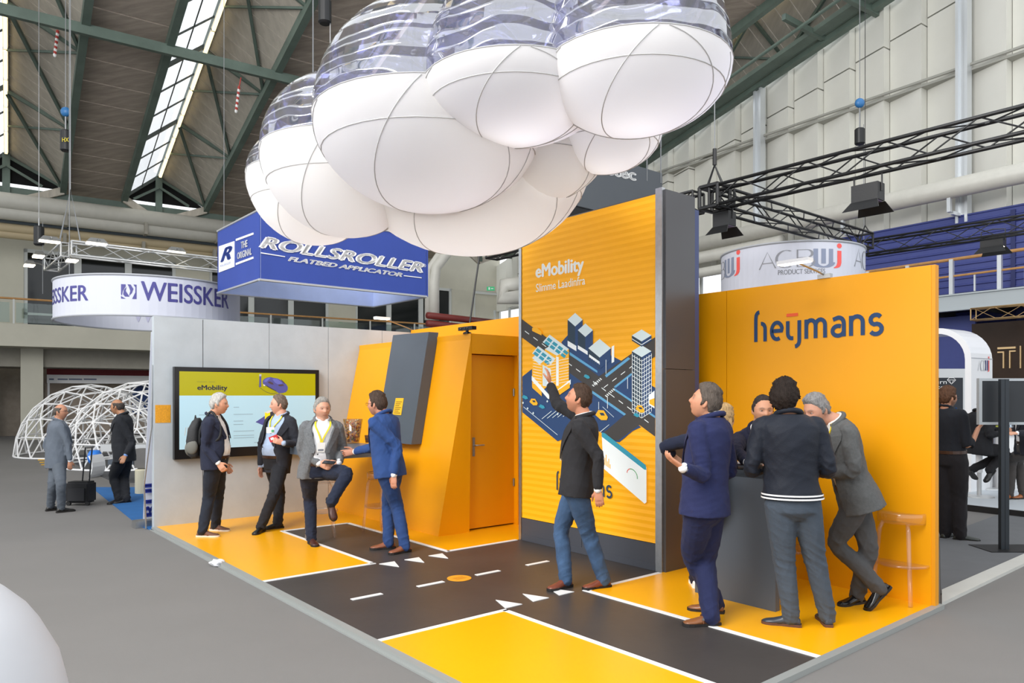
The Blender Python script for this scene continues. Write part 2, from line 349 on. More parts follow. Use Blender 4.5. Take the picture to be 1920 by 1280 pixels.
# ------------------------------------------------ gable wall (back right)
gw_white = mat('white_gable_sheet', '#e3e2da', .55, var=.03, vscale=.7); ledge = mat('grey_ledge', '#a5a49c', .6)
wb = MB(); wb.prism([H(UG + .35, VW - 2.6, 6.9), H(UG + .35, 2, 6.9), H(UG + .35, 2, zr(2)), H(UG + .35, VW - 2.6, zr(VW - 2.6))], HA * .2)
wall_back = struct('wall_back', wb, gw_white, 'tall white gable wall of pleated cladding panels')
BW = 1.22; v = VW - 1.0; i = 0; ZB = 6.95
while v < 1.5:
    zt = zr(v) - .15; zt2 = zr(v + BW) - .15
    # each bay leans out of the wall plane, so its right edge stands proud
    for (za, zb_) in ((ZB, 11.62), (11.68, zt - 1.3), (max(zt - 1.25, ZB), None)):
        if zb_ is not None: zb_ = min(zb_, zt - 1.3)
        if zb_ is not None and zb_ - za < .25: continue
        mb = MB(); a = [H(UG + .12, v, za), H(UG - .24, v + BW - .02, za), H(UG + .3, v + BW - .02, za), H(UG + .3, v, za)]
        if zb_ is None: tp = [H(UG + .12, v, zt), H(UG - .24, v + BW - .02, zt2), H(UG + .3, v + BW - .02, zt2), H(UG + .3, v, zt)]
        else: tp = [p + UP * (zb_ - za) for p in a]
        if zb_ is None: a = [Vector((p.x, p.y, max(za, ZB))) for p in a]
        mb.hexa(a[::-1] + tp[::-1]); ob('cladding_panel', mb, gw_white, wall_back)
    if zt < 12.2: v += BW; i += 1; continue
    mb = MB(); mb.box(H(UG - .28, v, 11.62), HA * .45, HB * BW, UP * .07); ob('ledge', mb, ledge, wall_back)
    v += BW; i += 1
b = MB(); b.tube([H(UG - .33, VW, 11.78), H(UG - .33, 2, 11.78)], .05, 6); ob('rail', b, ledge, wall_back)
postm = mat('galvanised_post', '#dfe3e6', .35, .6)
for n, px in enumerate((1422, 1805)):
    r = P(px, 400, 1) - Vector((0, 0, HC)); t = (UG - .45) / r.dot(HA); v = t * r.dot(HB); zt = zr(v) - .1
    b = MB(); b.box(H(UG - .55, v - .17, 7.0), HA * .3, HB * .08, UP * (zt - 7.0)); b.box(H(UG - .55, v + .09, 7.0), HA * .3, HB * .08, UP * (zt - 7.0)); b.box(H(UG - .45, v - .1, 7.0), HA * .06, HB * .2, UP * (zt - 7.0))
    struct('trim_%d' % (10 + n), b, postm, 'bright galvanised steel column on the white gable wall')
for dv, w, h, off in ((0, .28, .42, .5), (0, .5, .16, 1.1)):
    b = MB(); beam(b, H(UG - off, VW, zr(VW) - .25), H(UG - off, V1 + 8, zr(V1 + 8) - .25), w, h); ob('rafter', b, green, ceil)
b = MB()
for vv in np.arange(VW + 1, V1, 4.8): beam(b, H(UG - 2.9, vv, zr(vv) - .2), H(UG - .4, vv, zr(vv) - .3), .14, .2)
b.tube([H(UG - 2.2, VW, zr(VW) - .45), H(UG - 2.2, V1, zr(V1) - .45)], .06); ob('wall_brace', b, green, ceil)
# blue corrugated sheet
bluem = mat('blue_corrugated_sheet', '#454f90', .5, var=.04); rs = []
z = 2.2; prof = []
while z < 7.1: prof += [(z, 0), (z + .14, 0), (z + .16, -.035), (z + .19, -.035), (z + .21, 0)]; z += .21
vb0, vb1 = -16.8, 2.0
mb = MB(); mb.ring([[H(UG - .5 + d, vb0, zz) for zz, d in prof], [H(UG - .5 + d, vb1, zz) for zz, d in prof]], False, False); struct('wall_right', mb, bluem, 'dark blue corrugated metal wall at the right', None)
b = MB()
for vv in (-9.35, -3.0): b.box(H(UG - .56, vv, 2.2), HA * .05, HB * .12, UP * 4.9)
struct('trim_12', b, mat('dark_blue_joint', '#262f66', .5), 'dark blue vertical joint strips on the corrugated wall')
# glazing left of the blue wall, below the white cladding
w = T('window_%d' % nwin, 'bright glazed wall between the tower and the blue wall', None, H(UG, -22, 2), kind='structure'); nwin += 1
fb = MB()
for vv in np.arange(-37.6, vb0 + .1, 1.62): fb.box(H(UG, vv, .0), HA * .1, HB * .12, UP * 6.95)
for zz in (2.4, 4.2, 5.9): fb.box(H(UG, -37.6, zz), HA * .1, HB * 20.8, UP * .08)
ob('frame', fb, winframe, w)
for vv in np.arange(-37.6, vb0 - 1.0, 1.62):
    fb = MB(); fb.box(H(UG + .05, vv + .12, .1), HA * .01, HB * 1.5, UP * 6.8); ob('pane', fb, pane, w)
# ducts on the gable wall
def z_at(px, py, uu):
    r = P(px, py, 1) - Vector((0, 0, HC)); t = uu / r.dot(HA); return t * r.dot(HB), HC + t * r.z
for n, (px, py, uu, r, mt, lab) in enumerate(((1700, 372, UG - 1.1, .30, pipem, 'thick white duct across the top of the blue wall'), (1338, 455, UG - .9, .17, pipe2, 'thin beige pipe below the white duct beside the tower'), (1338, 478, UG - 1.0, .24, pipem, 'white duct crossing the bright glazing beside the tower'), (1338, 507, UG - 1.0, .2, pipem, 'lowest white duct crossing the bright glazing'))):
    v_, z_ = z_at(px, py, uu); e = vb1 if n == 0 else -16.6
    b = MB(); b.tube([H(uu, -31, z_), H(uu, e, z_)], r, 14); p = ob('wall_duct', b, mt, None, lab, 'pipe', 'ducts on the gable wall', smooth=True)
    if n == 0:
        for vv in np.arange(-14.2, 0, 3.4): q = MB(); q.box(H(uu + .1, vv, z_ - .75), HA * .8, HB * .1, UP * .1); q.box(H(uu - .1, vv, z_ - .7), HA * .12, HB * .1, UP * .45); ob('bracket', q, postm, p)
# right-hand gallery
v_, zd = z_at(1765, 555, UG - 3.0); ub = UG - 3.0
b = MB(); b.box(H(ub, -17.5, zd - .42), HA * .12, HB * 20, UP * .42); b.box(H(ub - .05, -17.5, zd - .44), HA * .2, HB * 20, UP * .04); b.box(H(ub - .05, -17.5, zd - .02), HA * .2, HB * 20, UP * .04)
struct('trim_13', b, mat('grey_steel_edge', '#b4bcc0', .5), 'light grey steel edge beam of the right gallery')
b = MB(); b.box(H(ub + .12, -17.5, zd - .1), HA * 2.8, HB * 20, UP * .1); struct('trim_14', b, mat('brown_deck', '#7b5f4c', .8), 'brown gallery deck in front of the blue wall')
b = MB()
for vv in np.arange(-17, 2, 1.5): b.box(H(ub + .12, vv, zd - .4), HA * 2.8, HB * .14, UP * .28)
struct('trim_15', b, mat('dark_joist', '#3a3c3e', .7), 'dark steel joists under the right gallery')
rail = T('gallery_railing', 'steel post railing with two oak rails on the right gallery', 'railing', H(ub, -6, zd))
for hz, r in ((.98, .045), (.52, .03)): b = MB(); b.tube([H(ub + .05, -17.5, zd + hz), H(ub + .05, 2, zd + hz)], r); ob('handrail', b, wood, rail)
vp = [z_at(px, 500, ub)[0] for px in (1780, 1870)]; dvp = vp[1] - vp[0]
vv = vp[0] - dvp * 6
while vv < 2:
    b = MB(); b.box(H(ub - .03, vv, zd), HA * .1, HB * .1, UP * .98); ob('post', b, postm, rail)
    b = MB(); b.box(H(ub + .05, vv + dvp / 2, zd + .05), HA * .04, HB * .04, UP * .45); ob('post', b, postm, rail); vv += dvp
# dark stand backdrop below the right gallery
bronze = mat('smoked_bronze_wall', '#3a2a1e', .35, var=.35, vscale=.5, spec=.3)
v0_, _ = z_at(1822, 700, UG - 2.2); b = MB(); b.box(H(UG - 2.2, v0_, 0), HA * .1, HB * 12, UP * 3.75); bd = ob('exhibition_backdrop', b, bronze, None, 'dark bronze mirrored backdrop with thin gold line letters', 'backdrop')
b = MB(); b.box(H(UG - 2.0, -14.5, 0), HA * .1, HB * (v0_ + 14.5), UP * (zd - .5)); struct('wall_right_lower', b, bluem, 'blue wall under the right gallery')
gold = mat('gold_letter', '#d9b98a', .3, .7, emit=.15); lt = MB(); ug = UG - 2.25
def ubar(x0, y0_, x1, y1_, mb, uu=None):
    uu = uu or ug; va, za = z_at(x0, y0_, uu); vb_, zb_ = z_at(x1, y1_, uu); mb.box(H(uu, min(va, vb_), min(za, zb_)), HA * .04, HB * abs(vb_ - va), UP * abs(zb_ - za))
for q in ((1870, 651, 1904, 653), (1870, 659, 1882, 661), (1880, 659, 1882.2, 690), (1892, 657, 1904, 659), (1892, 659, 1894, 690), (1912, 648, 1914, 690)): ubar(*q, lt)
ob('lettering', lt, gold, bd)
# ================================================================== THE STAND
zf = FZ
wline = mat('white_floor_line', '#efefee', .5); road = mat('black_vinyl_road', '#423e3c', .42, var=.12, vscale=1.2, bump=.06, bscale=8, spec=.35)
yfloor = mat('yellow_vinyl_floor', '#f7ae0a', .30, var=.01, vscale=1, spec=.45); trimm = mat('grey_aluminium_edge', '#a9adab', .45, .4)
LW = .05
A1, A2, B1, B2 = 1.17, 2.10, 3.69, 5.83
plat = T('stand_floor', 'raised stand floor printed as yellow plots and black roads with white lines', 'floor', S(0, 0, 0))
def fpoly(name, pts, mt, h=.002, par=plat): b = MB(); b.prism([S(a, b_, zf - .002) for a, b_ in pts], UP * (h + .002)); return ob(name, b, mt, par)
b = MB(); b.box(S(0, 0, 0), SA * 4.0, SB * 8.0, UP * (zf - .002)); ob('base', b, road, plat)
def rect(a0, b0, a1, b1): return [(a0, b0), (a1, b0), (a1, b1), (a0, b1)]
_, bend = 0, 0
wa = G(687, 976, zf); bfar = wa.dot(SB) + 10.3937
fpoly('yellow_plot', rect(.03, 0, A1, B1), yfloor); fpoly('yellow_plot', rect(A1, 0, 3.9, bfar), yfloor); fpoly('yellow_plot', rect(A2, bfar, 3.9, B1), yfloor)
fpoly('yellow_plot', rect(.03, B2, A1, 7.97), yfloor); fpoly('yellow_plot', rect(A2, B2, 3.95, 7.97), yfloor)
for r_ in (rect(0.03, B1 - LW / 2, A1 + LW / 2, B1 + LW / 2), rect(A1 - LW / 2, bfar, A1 + LW / 2, B1), rect(A1, bfar - LW / 2, A2, bfar + LW / 2), rect(A2 - LW / 2, bfar, A2 + LW / 2, B1 + LW / 2), rect(A2, B1 - LW / 2, 3.1, B1 + LW / 2),
           rect(0.03, B2 - LW / 2, A1 + LW / 2, B2 + LW / 2), rect(A1 - LW / 2, B2, A1 + LW / 2, 7.97), rect(A2 - LW / 2, B2 - LW / 2, A2 + LW / 2, 7.97), rect(A2, B2 - LW / 2, 3.12, B2 + LW / 2)):
    fpoly('white_line', r_, wline, .0035)
for (x0, y0_), (x1, y1_) in (((660, 1124), (717, 1113)), ((782, 1099), (832, 1090)), ((890, 1077), (935, 1069)), ((983, 1058), (1026, 1051))):
    p, q = G(x0, y0_, zf), G(x1, y1_, zf); a0 = p.dot(SA) - 2.56; a1 = q.dot(SA) - 2.56; fpoly('lane_dash', rect(a0, 4.735, a1, 4.785), wline, .003)
for base, tip in (((1.30, 3.86), 1), ((1.60, 3.86), 1), ((1.90, 3.86), 1), ((1.30, 5.68), -1), ((1.60, 5.68), -1), ((1.90, 5.68), -1)):
    a, b_ = base; fpoly('yield_triangle', [(a - .09, b_ - .11 * tip), (a + .09, b_ - .11 * tip), (a, b_ + .13 * tip)] if tip > 0 else [(a - .09, b_ + .11), (a + .09, b_ + .11), (a, b_ - .13)], wline, .003)
c = G(861, 1084, zf); b = MB(); b.lathe(c, [(.0, 0), (.115, 0), (.115, .004), (0, .004)][1:3] and [(.115, 0), (.115, .004)], 32); so = ob('floor_sticker', b, mat('orange_sticker', '#e8a02c', .5), None, 'round orange sticker on the black road between white dashes', 'sticker')
lm = mat('dark_orange_print', '#b9741a', .5)
b = MB()
for dz in (-.03, 0, .03): b.box(c + SA * -.06 + SB * dz + UP * .0045, SA * .12, SB * .008, UP * .0006)
ob('print_lines', b, lm, so)
b = MB(); b.box(S(-.03, 0, 0), SA * .06, SB * 8.03, UP * (zf + .003)); b.box(S(0, 7.97, 0), SA * 4.05, SB * .06, UP * (zf + .003)); b.box(S(-.05, 0, 0), SA * .02, SB * 8.05, UP * .012); ob('edge_trim', b, trimm, plat)
b = MB(); b.box(S(3.9, 0, 0), SA * .14, SB * 8, UP * zf); ob('base', b, road, plat)
# grey concrete-look wall with screen
conw = mat('grey_concrete_print', '#b4bcc2', .6, var=.10, vscale=1.6, bump=.05, bscale=30)
zt1 = 2.7645 + zf
gw = T('grey_wall', 'grey concrete-look stand wall carrying the large screen', 'wall', S(0, 0, 0))
ed = [0, .62, 1.54, 2.46, 3.39, 4.0]
for i in range(5):
    b = MB(); b.box(S(ed[i] + (.004 if i else 0), -.10, 0.0), SA * (ed[i + 1] - ed[i] - .006), SB * .10, UP * zt1); ob('wall_panel', b, conw, gw)
b = MB(); b.box(S(0.01, -.09, 0), SA * 3.98, SB * .08, UP * (zt1 - .01)); ob('core', b, mat('dark_joint', '#505356', .8), gw)
# sticker next to the screen (its code is left out)
def stick(a0, z0, a1, z1): b = MB(); b.box(S(a0, 0, z0), SA * (a1 - a0), SB * .003, UP * (z1 - z0)); return b
pa0, pz1 = on_b(291, 759, 0); pa1, pz0 = on_b(320, 792, 0)
ob('wall_sticker', stick(pa0, pz0, pa1, pz1), mat('orange_label', '#d9981f', .6, var=.2, vscale=60), None, 'small orange square sticker on the grey wall left of the screen', 'sticker')
# the big screen
bez = mat('black_bezel', '#151517', .3); ta0, ta1, tz0, tz1 = .23, 2.27, .91, 2.14
tv = T('wall_screen', 'large black framed flat screen showing a slide on the grey wall', 'screen', S(ta0, .09, tz0))
b = MB(); b.box(S(ta0, .0, tz0), SA * (ta1 - ta0), SB * .085, UP * (tz1 - tz0)); ob('casing', b, bez, tv)
def TVP(u, v, off=0.0): return S(ta0 + .06 + u * (ta1 - ta0 - .12), .0 + .088 + off, tz0 + .13 + v * (tz1 - tz0 - .19))
def tvq(u0, v0, u1, v1, mt, off, name='picture_area'):
    b = MB(); b.add([TVP(u0, v0, off), TVP(u1, v0, off), TVP(u1, v1, off), TVP(u0, v1, off)], [(0, 1, 2, 3)]); return ob(name, b, mt, tv)
def scr(name, c, e=.75): return mat(name, c, .3, emit=e)
tvq(0, 0, 1, .69, scr('screen_pale_blue', '#9fbecb', .55), 0); tvq(0, .69, 1, 1, scr('screen_lime', '#969000', .55), 0)
sd = scr('screen_dark', '#3a3a44', .3); sg = scr('screen_grey', '#8aa2ae', .4); sp = scr('screen_purple', '#4a4a86', .5)
ob('lettering', text_mesh('eMobility', quadmap(TVP(.12, .745), TVP(.325, .745) - TVP(.12, .745), TVP(0, .08) - TVP(0, 0), SB, .002), sd, bold=.03), None, tv)
b = MB(); b.add([TVP(.115, .865, .002), TVP(.185, .865, .002), TVP(.185, .875, .002), TVP(.115, .875, .002)], [(0, 1, 2, 3)]); b.add([TVP(.195, .865, .002), TVP(.24, .865, .002), TVP(.24, .875, .002), TVP(.195, .875, .002)], [(0, 1, 2, 3)]); ob('text_line', b, scr('screen_olive', '#8a8820', .4), tv)
b = MB()
for (u0, v0, w) in ((.37, .53, .04), (.37, .435, .14), (.37, .345, .07), (.37, .30, .07), (.37, .21, .15), (.37, .15, .15), (.37, .12, .15), (.13, .435, .12), (.13, .35, .1), (.13, .21, .2), (.52, .05, .03)):
    b.add([TVP(u0, v0, .002), TVP(u0 + w, v0, .002), TVP(u0 + w, v0 + .008, .002), TVP(u0, v0 + .008, .002)], [(0, 1, 2, 3)])
ob('text_lines', b, sg, tv)
def tvpoly(pts, mt, off=.002, name='picture_shape'):
    b = MB(); b.add([TVP(u, v, off) for u, v in pts], [tuple(range(len(pts)))]); ob(name, b, mt, tv)
def tc(x, y): a_, z_ = on_b(450 + x / 12.22, 690 + y / 12.22, .09); return ((a_ - ta0 - .06) / (ta1 - ta0 - .12), (z_ - tz0 - .13) / (tz1 - tz0 - .19))
spl = scr('screen_light_purple', '#5c5ea6', .5); sbr = scr('screen_brown', '#4a3a40', .4)
tvpoly([tc(*p) for p in ((520, 290), (560, 245), (620, 215), (700, 203), (780, 225), (860, 235), (930, 270), (1000, 320), (1060, 370), (1095, 430), (1090, 500), (1050, 545), (990, 568), (890, 575), (850, 545), (800, 520), (700, 460), (600, 405), (525, 355))], sp)
tvpoly([tc(*p) for p in ((740, 245), (850, 245), (950, 320), (975, 355), (870, 370), (800, 330))], spl, .003); tvpoly([tc(*p) for p in ((560, 270), (630, 225), (700, 215), (650, 270), (600, 320), (545, 310))], spl, .003)
tvpoly([tc(*p) for p in ((630, 320), (680, 300), (750, 335), (770, 375), (720, 370), (660, 345))], sbr, .004); tvpoly([tc(*p) for p in ((870, 380), (985, 368), (1010, 395), (930, 415), (890, 408))], sbr, .004); tvpoly([tc(*p) for p in ((930, 245), (1000, 310), (1040, 355), (1010, 350), (960, 300))], sbr, .004)
tvpoly([tc(*p) for p in ((610, 395), (830, 520), (830, 535), (700, 470), (600, 412))], sd, .004); tvpoly([tc(*p) for p in ((530, 370), (575, 385), (570, 410), (535, 400))], wline, .004)
tvpoly([tc(*p) for p in ((445, 180), (485, 180), (485, 430), (440, 430))], sp); tvpoly([tc(*p) for p in ((440, 140), (490, 140), (490, 185), (440, 185))], scr('screen_pale_grey', '#a8a8b0', .4), .003)
cab = [(415, 300), (410, 360), (440, 430), (520, 490), (600, 540), (700, 575), (780, 580), (840, 560)]
for (xa, ya), (xb, yb) in zip(cab, cab[1:]): tvpoly([tc(xa, ya), tc(xb, yb), tc(xb, yb + 9), tc(xa, ya + 9)], sd)
tvpoly([(.53, .33), (.66, .48), (.76, .40), (.63, .25)], sp); tvpoly([(.60, .35), (.60, .46), (.64, .49), (.64, .38)], scr('screen_yellow', '#d8c020'), .003); tvpoly([(.64, .38), (.64, .49), (.68, .46), (.68, .36)], sd, .003)
tvpoly([(.67, .40), (.67, .50), (.70, .52), (.70, .42)], scr('screen_yellow', '#d8c020'), .004); tvpoly([(.60, .46), (.64, .49), (.66, .475), (.62, .445)], wline, .004)
b = MB()
for i in range(5): b.box(S(ta0 + .22 + i * .03, .085, tz0 + .05), SA * .015, SB * .003, UP * .012)
ob('control_buttons', b, mat('button_grey', '#777a80', .5), tv)
b = MB(); b.box(S(ta0 + 1.13, .086, tz0 + .052), SA * .05, SB * .003, UP * .01); ob('maker_mark', b, mat('grey_print', '#9a9ca0', .5), tv)
# leaning yellow volume with the door
YB, ZC = 2.93, 2.543
vol = T('yellow_wall', 'leaning bright yellow wall block with recessed door beside the tower', 'wall', S(2.5, 1.5, zf))
b = MB(); b.prism([S(2.49, YB, zf), S(2.95, YB, zf), S(2.95, YB, ZC), S(3.00, YB, ZC)][:0] or [S(2.45, .003, zf), S(3.9, .003, zf), S(3.9, .003, ZC), S(2.96, .003, ZC)], SB * 0.001) if 0 else None
b.hexa([S(2.40, .005, zf), S(2.49, YB, zf), S(2.955, YB, zf), S(2.955, .005, zf)], 0)if 0 else None
b.add([S(2.49, .005, zf), S(2.49, YB, zf), S(2.965, YB, zf), S(2.965, .005, zf), S(3.0, .005, ZC), S(3.0, YB, ZC), S(3.005, YB, ZC), S(3.005, .005, ZC)], [(0, 1, 2, 3), (4, 7, 6, 5), (0, 4, 5, 1), (1, 5, 6, 2), (2, 6, 7, 3), (3, 7, 4, 0)])
ob('leaning_face', b, yellow, vol)
da0, da1, dz1 = 2.968, 3.765, 2.29
b = MB(); b.box(S(2.985, .005, dz1), SA * .92, SB * (YB - .005), UP * (ZC - dz1)); b.box(S(da1, YB - .30, zf), SA * .14, SB * .30, UP * (dz1 - zf)); ob('lintel', b, yellow, vol)
b = MB(); b.box(S(da0, YB - .12, zf + .02), SA * (da1 - da0), SB * .04, UP * (dz1 - zf - .03)); dr = ob('door', b, mat('yellow_door', '#ee9d06', .42), vol)
b = MB(); hx, hz = on_b(888, 836, YB - .08); b.box(S(hx - .02, YB - .08, hz - .13), SA * .035, SB * .008, UP * .24); b.tube([S(hx, YB - .08, hz + .01), S(hx, YB - .03, hz + .01), S(hx + .02, YB - .025, hz + .01), S(hx + .13, YB - .025, hz + .01)], .010); ob('door_handle', b, alu, dr, smooth=False)
for hz_ in (.55, 1.75): b = MB(); b.tube([S(da1 - .01, YB - .07, hz_), S(da1 - .01, YB - .07, hz_ + .1)], .012); ob('hinge', b, alu, dr)
# tall back wall behind it
b = MB(); b.box(S(3.92, 0.02, 0), SA * .08, SB * 3.75, UP * (2.80 + zf)); ob('back_wall', b, yellow, None, 'plain yellow rear wall rising behind the block with the door', 'wall')
# dark slab leaning on the yellow face
def onface(px, py, off=0.0):   # the leaning face: a = 2.49 + .51 * (z - zf) / (ZC - zf) - off
    r = P(px, py, 1) - Vector((0, 0, HC)); k = .51 / (ZC - zf)
    # S-frame a of ray point: t*r.SA - 2.56 ; z = HC + t*r.z
    t = (2.49 - off + 2.56 + k * (HC - zf)) / (r.dot(SA) - k * r.z); return r * t + UP * HC
q = [onface(737, 628, .16), onface(704, 826, .16), onface(771, 833, .16), onface(804, 622, .16)]
b = MB(); b.prism(q, SA * .155); ob('leaning_panel', b, darkpanel, None, 'anthracite slab leaning on the yellow wall behind the blue suited man', 'panel')
q0, q1 = onface(742, 746, .165), onface(757, 746, .165); q2 = onface(736, 777, .165); q3 = onface(752, 778, .165)
b = MB(); b.prism([q0, q1, q3, q2], SA * .002); st = ob('panel_sticker', b, mat('yellow_label', '#e5b41e', .6), None, 'narrow yellow notice stuck on the leaning anthracite slab', 'sticker')
b = MB()
for i in range(7):
    o_ = q0.lerp(q2, .2 + i * .11); e_ = q1.lerp(q3, .2 + i * .11); b.prism([o_.lerp(e_, .15), o_.lerp(e_, .85 - .12 * (i % 3)), (o_.lerp(e_, .85 - .12 * (i % 3))) - UP * .012, o_.lerp(e_, .15) - UP * .012], SA * -.004)
ob('print_lines', b, mat('brown_print', '#a8801c', .6), st)
# sensor bar and cable
c = S(2.98, YB + .0, ZC); c = on_b(876, 617, YB - .1); cc = S(c[0], YB - .1, ZC)
sb_ = T('sensor_bar', 'black motion sensor bar standing on top of the yellow block', 'camera', cc)
b = MB(); b.boxc(cc + UP * .07, .30, .07, .045, SB, SA); ob('sensor_body', b, bez, sb_); b = MB(); b.lathe(cc, [(.06, 0), (.05, .02), (.02, .03), (.02, .05)], 14); ob('foot', b, bez, sb_)
b = MB()
for d in (-.09, 0, .05): b.ell(cc + UP * .07 - SA * .036 + SB * d, .012, .012, .012)
ob('lens', b, mat('lens_glass', '#30343a', .1, coat=1), sb_, smooth=True)
# tower with the printed louvre face
AT, TB0, TB1, ZT = 3.1477, 3.7372, 5.7533, 3.7321 + zf
tw = T('led_tower', 'tall anthracite tower whose yellow louvred face shows an isometric city', 'display tower', S(3.6, 4.8, zf))
side = mat('anthracite_cassette', '#4b4b4e', .32, var=.04, vscale=.8, spec=.6)
b = MB(); b.box(S(AT + .06, TB0 - .06, zf), SA * .02, SB * (TB1 - TB0 + .1), UP * (ZT - zf)); ob('core', b, side, tw)
ae = 3.1477 + .80
aE = on_b(1304, 700, 5.87)[0]
b = MB(); b.box(S(AT + .02, TB1 + .02, zf), SA * (aE - AT - .02), SB * .09, UP * 1.98); ob('side_panel', b, side, tw)
b = MB(); b.box(S(AT + .02, TB1 + .02, zf + 1.985), SA * (aE - AT - .02), SB * .09, UP * (ZT - zf - 1.985)); ob('side_panel', b, side, tw)
b = MB(); b.box(S(aE - .10, TB0 - .08, zf), SA * .1, SB * (TB1 - TB0 + .16), UP * (ZT - zf - .02)); b.box(S(AT + .06, TB0 - .1, zf), SA * (aE - AT - .06), SB * .06, UP * (ZT - zf)); ob('rear_panel', b, side, tw)
b = MB(); b.box(S(AT - .01, TB1 + .005, zf), SA * .05, SB * .08, UP * (ZT - zf + .02)); ob('corner_profile', b, alu, tw); b = MB(); b.box(S(AT - .01, TB0 - .05, zf), SA * .05, SB * .045, UP * (ZT - zf)); ob('corner_profile', b, alu, tw)
b = MB(); b.box(S(aE + .0, TB1 - .05, zf), SA * .15, SB * .10, UP * (ZT - zf - .1)); ob('blue_return', b, mat('slate_blue_panel', '#4a5580', .5), tw)
b = MB(); b.box(S(AT - .005, TB0, zf), SA * .04, SB * 1.0, UP * .265); b.box(S(AT - .005, TB0 + 1.005, zf), SA * .04, SB * (TB1 - TB0 - 1.005), UP * .265); b.box(S(AT - .01, TB0, zf), SA * .03, SB * (TB1 - TB0), UP * .07); ob('plinth', b, mat('plinth_blue_grey', '#44474f', .5), tw)
# louvred print: shallow horizontal ribs
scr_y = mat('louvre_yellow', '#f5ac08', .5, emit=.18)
rs = []; prof = []; z = zf + .27; i = 0
while z < ZT - .01: prof.append((z, .004 if i % 2 else .0)); z += .035; i += 1
mb = MB(); mb.ring([[S(AT + d - .002, TB0, zz) for zz, d in prof], [S(AT + d - .002, TB1, zz) for zz, d in prof]], False, False); ob('louvre_face', mb, scr_y, tw)
def LP(px, py, off=.006): b_, z_ = on_a(px, py, AT - off); return S(AT - off, min(max(b_, TB0), TB1), max(z_, zf + .27))
c5 = lambda x, y: (940 + x / 3.555, 360 + y / 3.555)
c6 = lambda x, y: (940 + x / 2.845, 660 + y / 2.845)
lay = [0]
def art(pts, mt, name='print_shape', thick=.0006):
    lay[0] += 1; off = .006 + lay[0] * .00006; b = MB(); b.prism([LP(x, y, off) for x, y in pts], SA * thick); ob(name, b, mt, tw)
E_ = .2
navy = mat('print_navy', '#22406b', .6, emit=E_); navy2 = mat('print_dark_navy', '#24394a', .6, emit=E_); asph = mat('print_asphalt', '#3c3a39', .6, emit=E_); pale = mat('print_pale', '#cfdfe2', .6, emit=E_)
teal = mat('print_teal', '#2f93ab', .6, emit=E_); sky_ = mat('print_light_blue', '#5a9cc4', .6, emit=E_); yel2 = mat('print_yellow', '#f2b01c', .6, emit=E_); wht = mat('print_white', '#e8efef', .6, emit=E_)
art([c6(112, 130), c6(165, 88), c6(240, 10), c6(365, 10), c6(520, 110), c6(665, 335), c6(545, 435), c6(480, 400), c6(300, 475), c6(112, 320)], navy)
art([c5(400, 1000), c5(455, 940), c5(810, 1130), c5(700, 1235), c5(640, 1235), c5(455, 1110)], navy)
art([c6(600, 190), c6(695, 110), c6(822, 190), c6(822, 350)], navy); art([c6(560, 470), c6(630, 480), c6(700, 420), c6(745, 400), c6(660, 335)], navy)
art([(978, 598), (1228, 783), (1228, 818), (978, 632)], asph); art([(1228, 632), (1228, 668), (1123, 747), (1092, 727)], asph)
art([c6(670, 325), c6(740, 385), c6(625, 470), c6(560, 470), c6(545, 430)], asph)
art([c5(455, 1065), c5(640, 1190), c5(640, 1205), c5(455, 1085)], sky_); art([c5(700, 1235), c5(860, 1110), c5(845, 1100), c5(690, 1220)], sky_)
art([c6(600, 190), c6(822, 340), c6(822, 352), c6(600, 202)], sky_); art([c6(610, 190), c6(700, 118), c6(692, 112), c6(600, 184)], sky_); art([c6(485, 205), c6(665, 330), c6(655, 338), c6(485, 220)], sky_)
for i in range(16):   # lane dashes of the printed roads
    x = 984 + i * 16; 
    if x < 1222: art([(x, 615 + (x - 978) * .74), (x + 8, 621 + (x - 978) * .74), (x + 8, 622.6 + (x - 978) * .74), (x, 616.6 + (x - 978) * .74)], wht)
for i in range(6):
    x = 1132 + i * 16; y = 737 - (x - 1112) * .76 + 4; art([(x, y), (x + 8, y - 6), (x + 8, y - 4.4), (x, y + 1.6)], wht)
for i in range(6):
    x, y = c6(487 + i * 8, 172 - i * 7); art([(x, y), (x + 3.5, y + 3), (x + 2.2, y + 4.2), (x - 1.3, y + 1.2)], wht)
    x, y = c6(556 + i * 8, 228 - i * 7); art([(x, y), (x + 3.5, y + 3), (x + 2.2, y + 4.2), (x - 1.3, y + 1.2)], wht)
# printed buildings: (left x, mid x, right x, top y, bottom y at mid, roof rise) in crop c5
def iso(cx, w, ytop, ybot, rise, f=c5, lc=navy2, rc=navy, roof=pale):
    L_, R_ = cx - w, cx + w
    art([f(L_, ytop), f(cx, ytop + rise), f(cx, ybot), f(L_, ybot - rise)], lc); art([f(cx, ytop + rise), f(R_, ytop), f(R_, ybot - rise), f(cx, ybot)], rc); art([f(L_, ytop), f(cx, ytop - rise), f(R_, ytop), f(cx, ytop + rise)], roof)
iso(492, 50, 850, 1050, 45); iso(560, 50, 920, 1075, 45); art([c5(442, 990), c5(500, 1025), c5(500, 1060), c5(442, 1025)], wht); art([c5(510, 1020), c5(575, 1060), c5(575, 1085), c5(510, 1045)], wht)
iso(655, 75, 1040, 1180, 62); art([c5(585, 1080), c5(655, 1130), c5(655, 1150), c5(585, 1100)], wht); art([c5(735, 1030), c5(752, 1020), c5(752, 1130), c5(735, 1140)], wht)
for k in range(5): art([c5(590 + k * 13, 1102 + k * 9), c5(599 + k * 13, 1108 + k * 9), c5(599 + k * 13, 1135 + k * 9), c5(590 + k * 13, 1129 + k * 9)], navy)
iso(935, 65, 1060, 1500, 40); iso(935, 65, 955, 1030, 40)
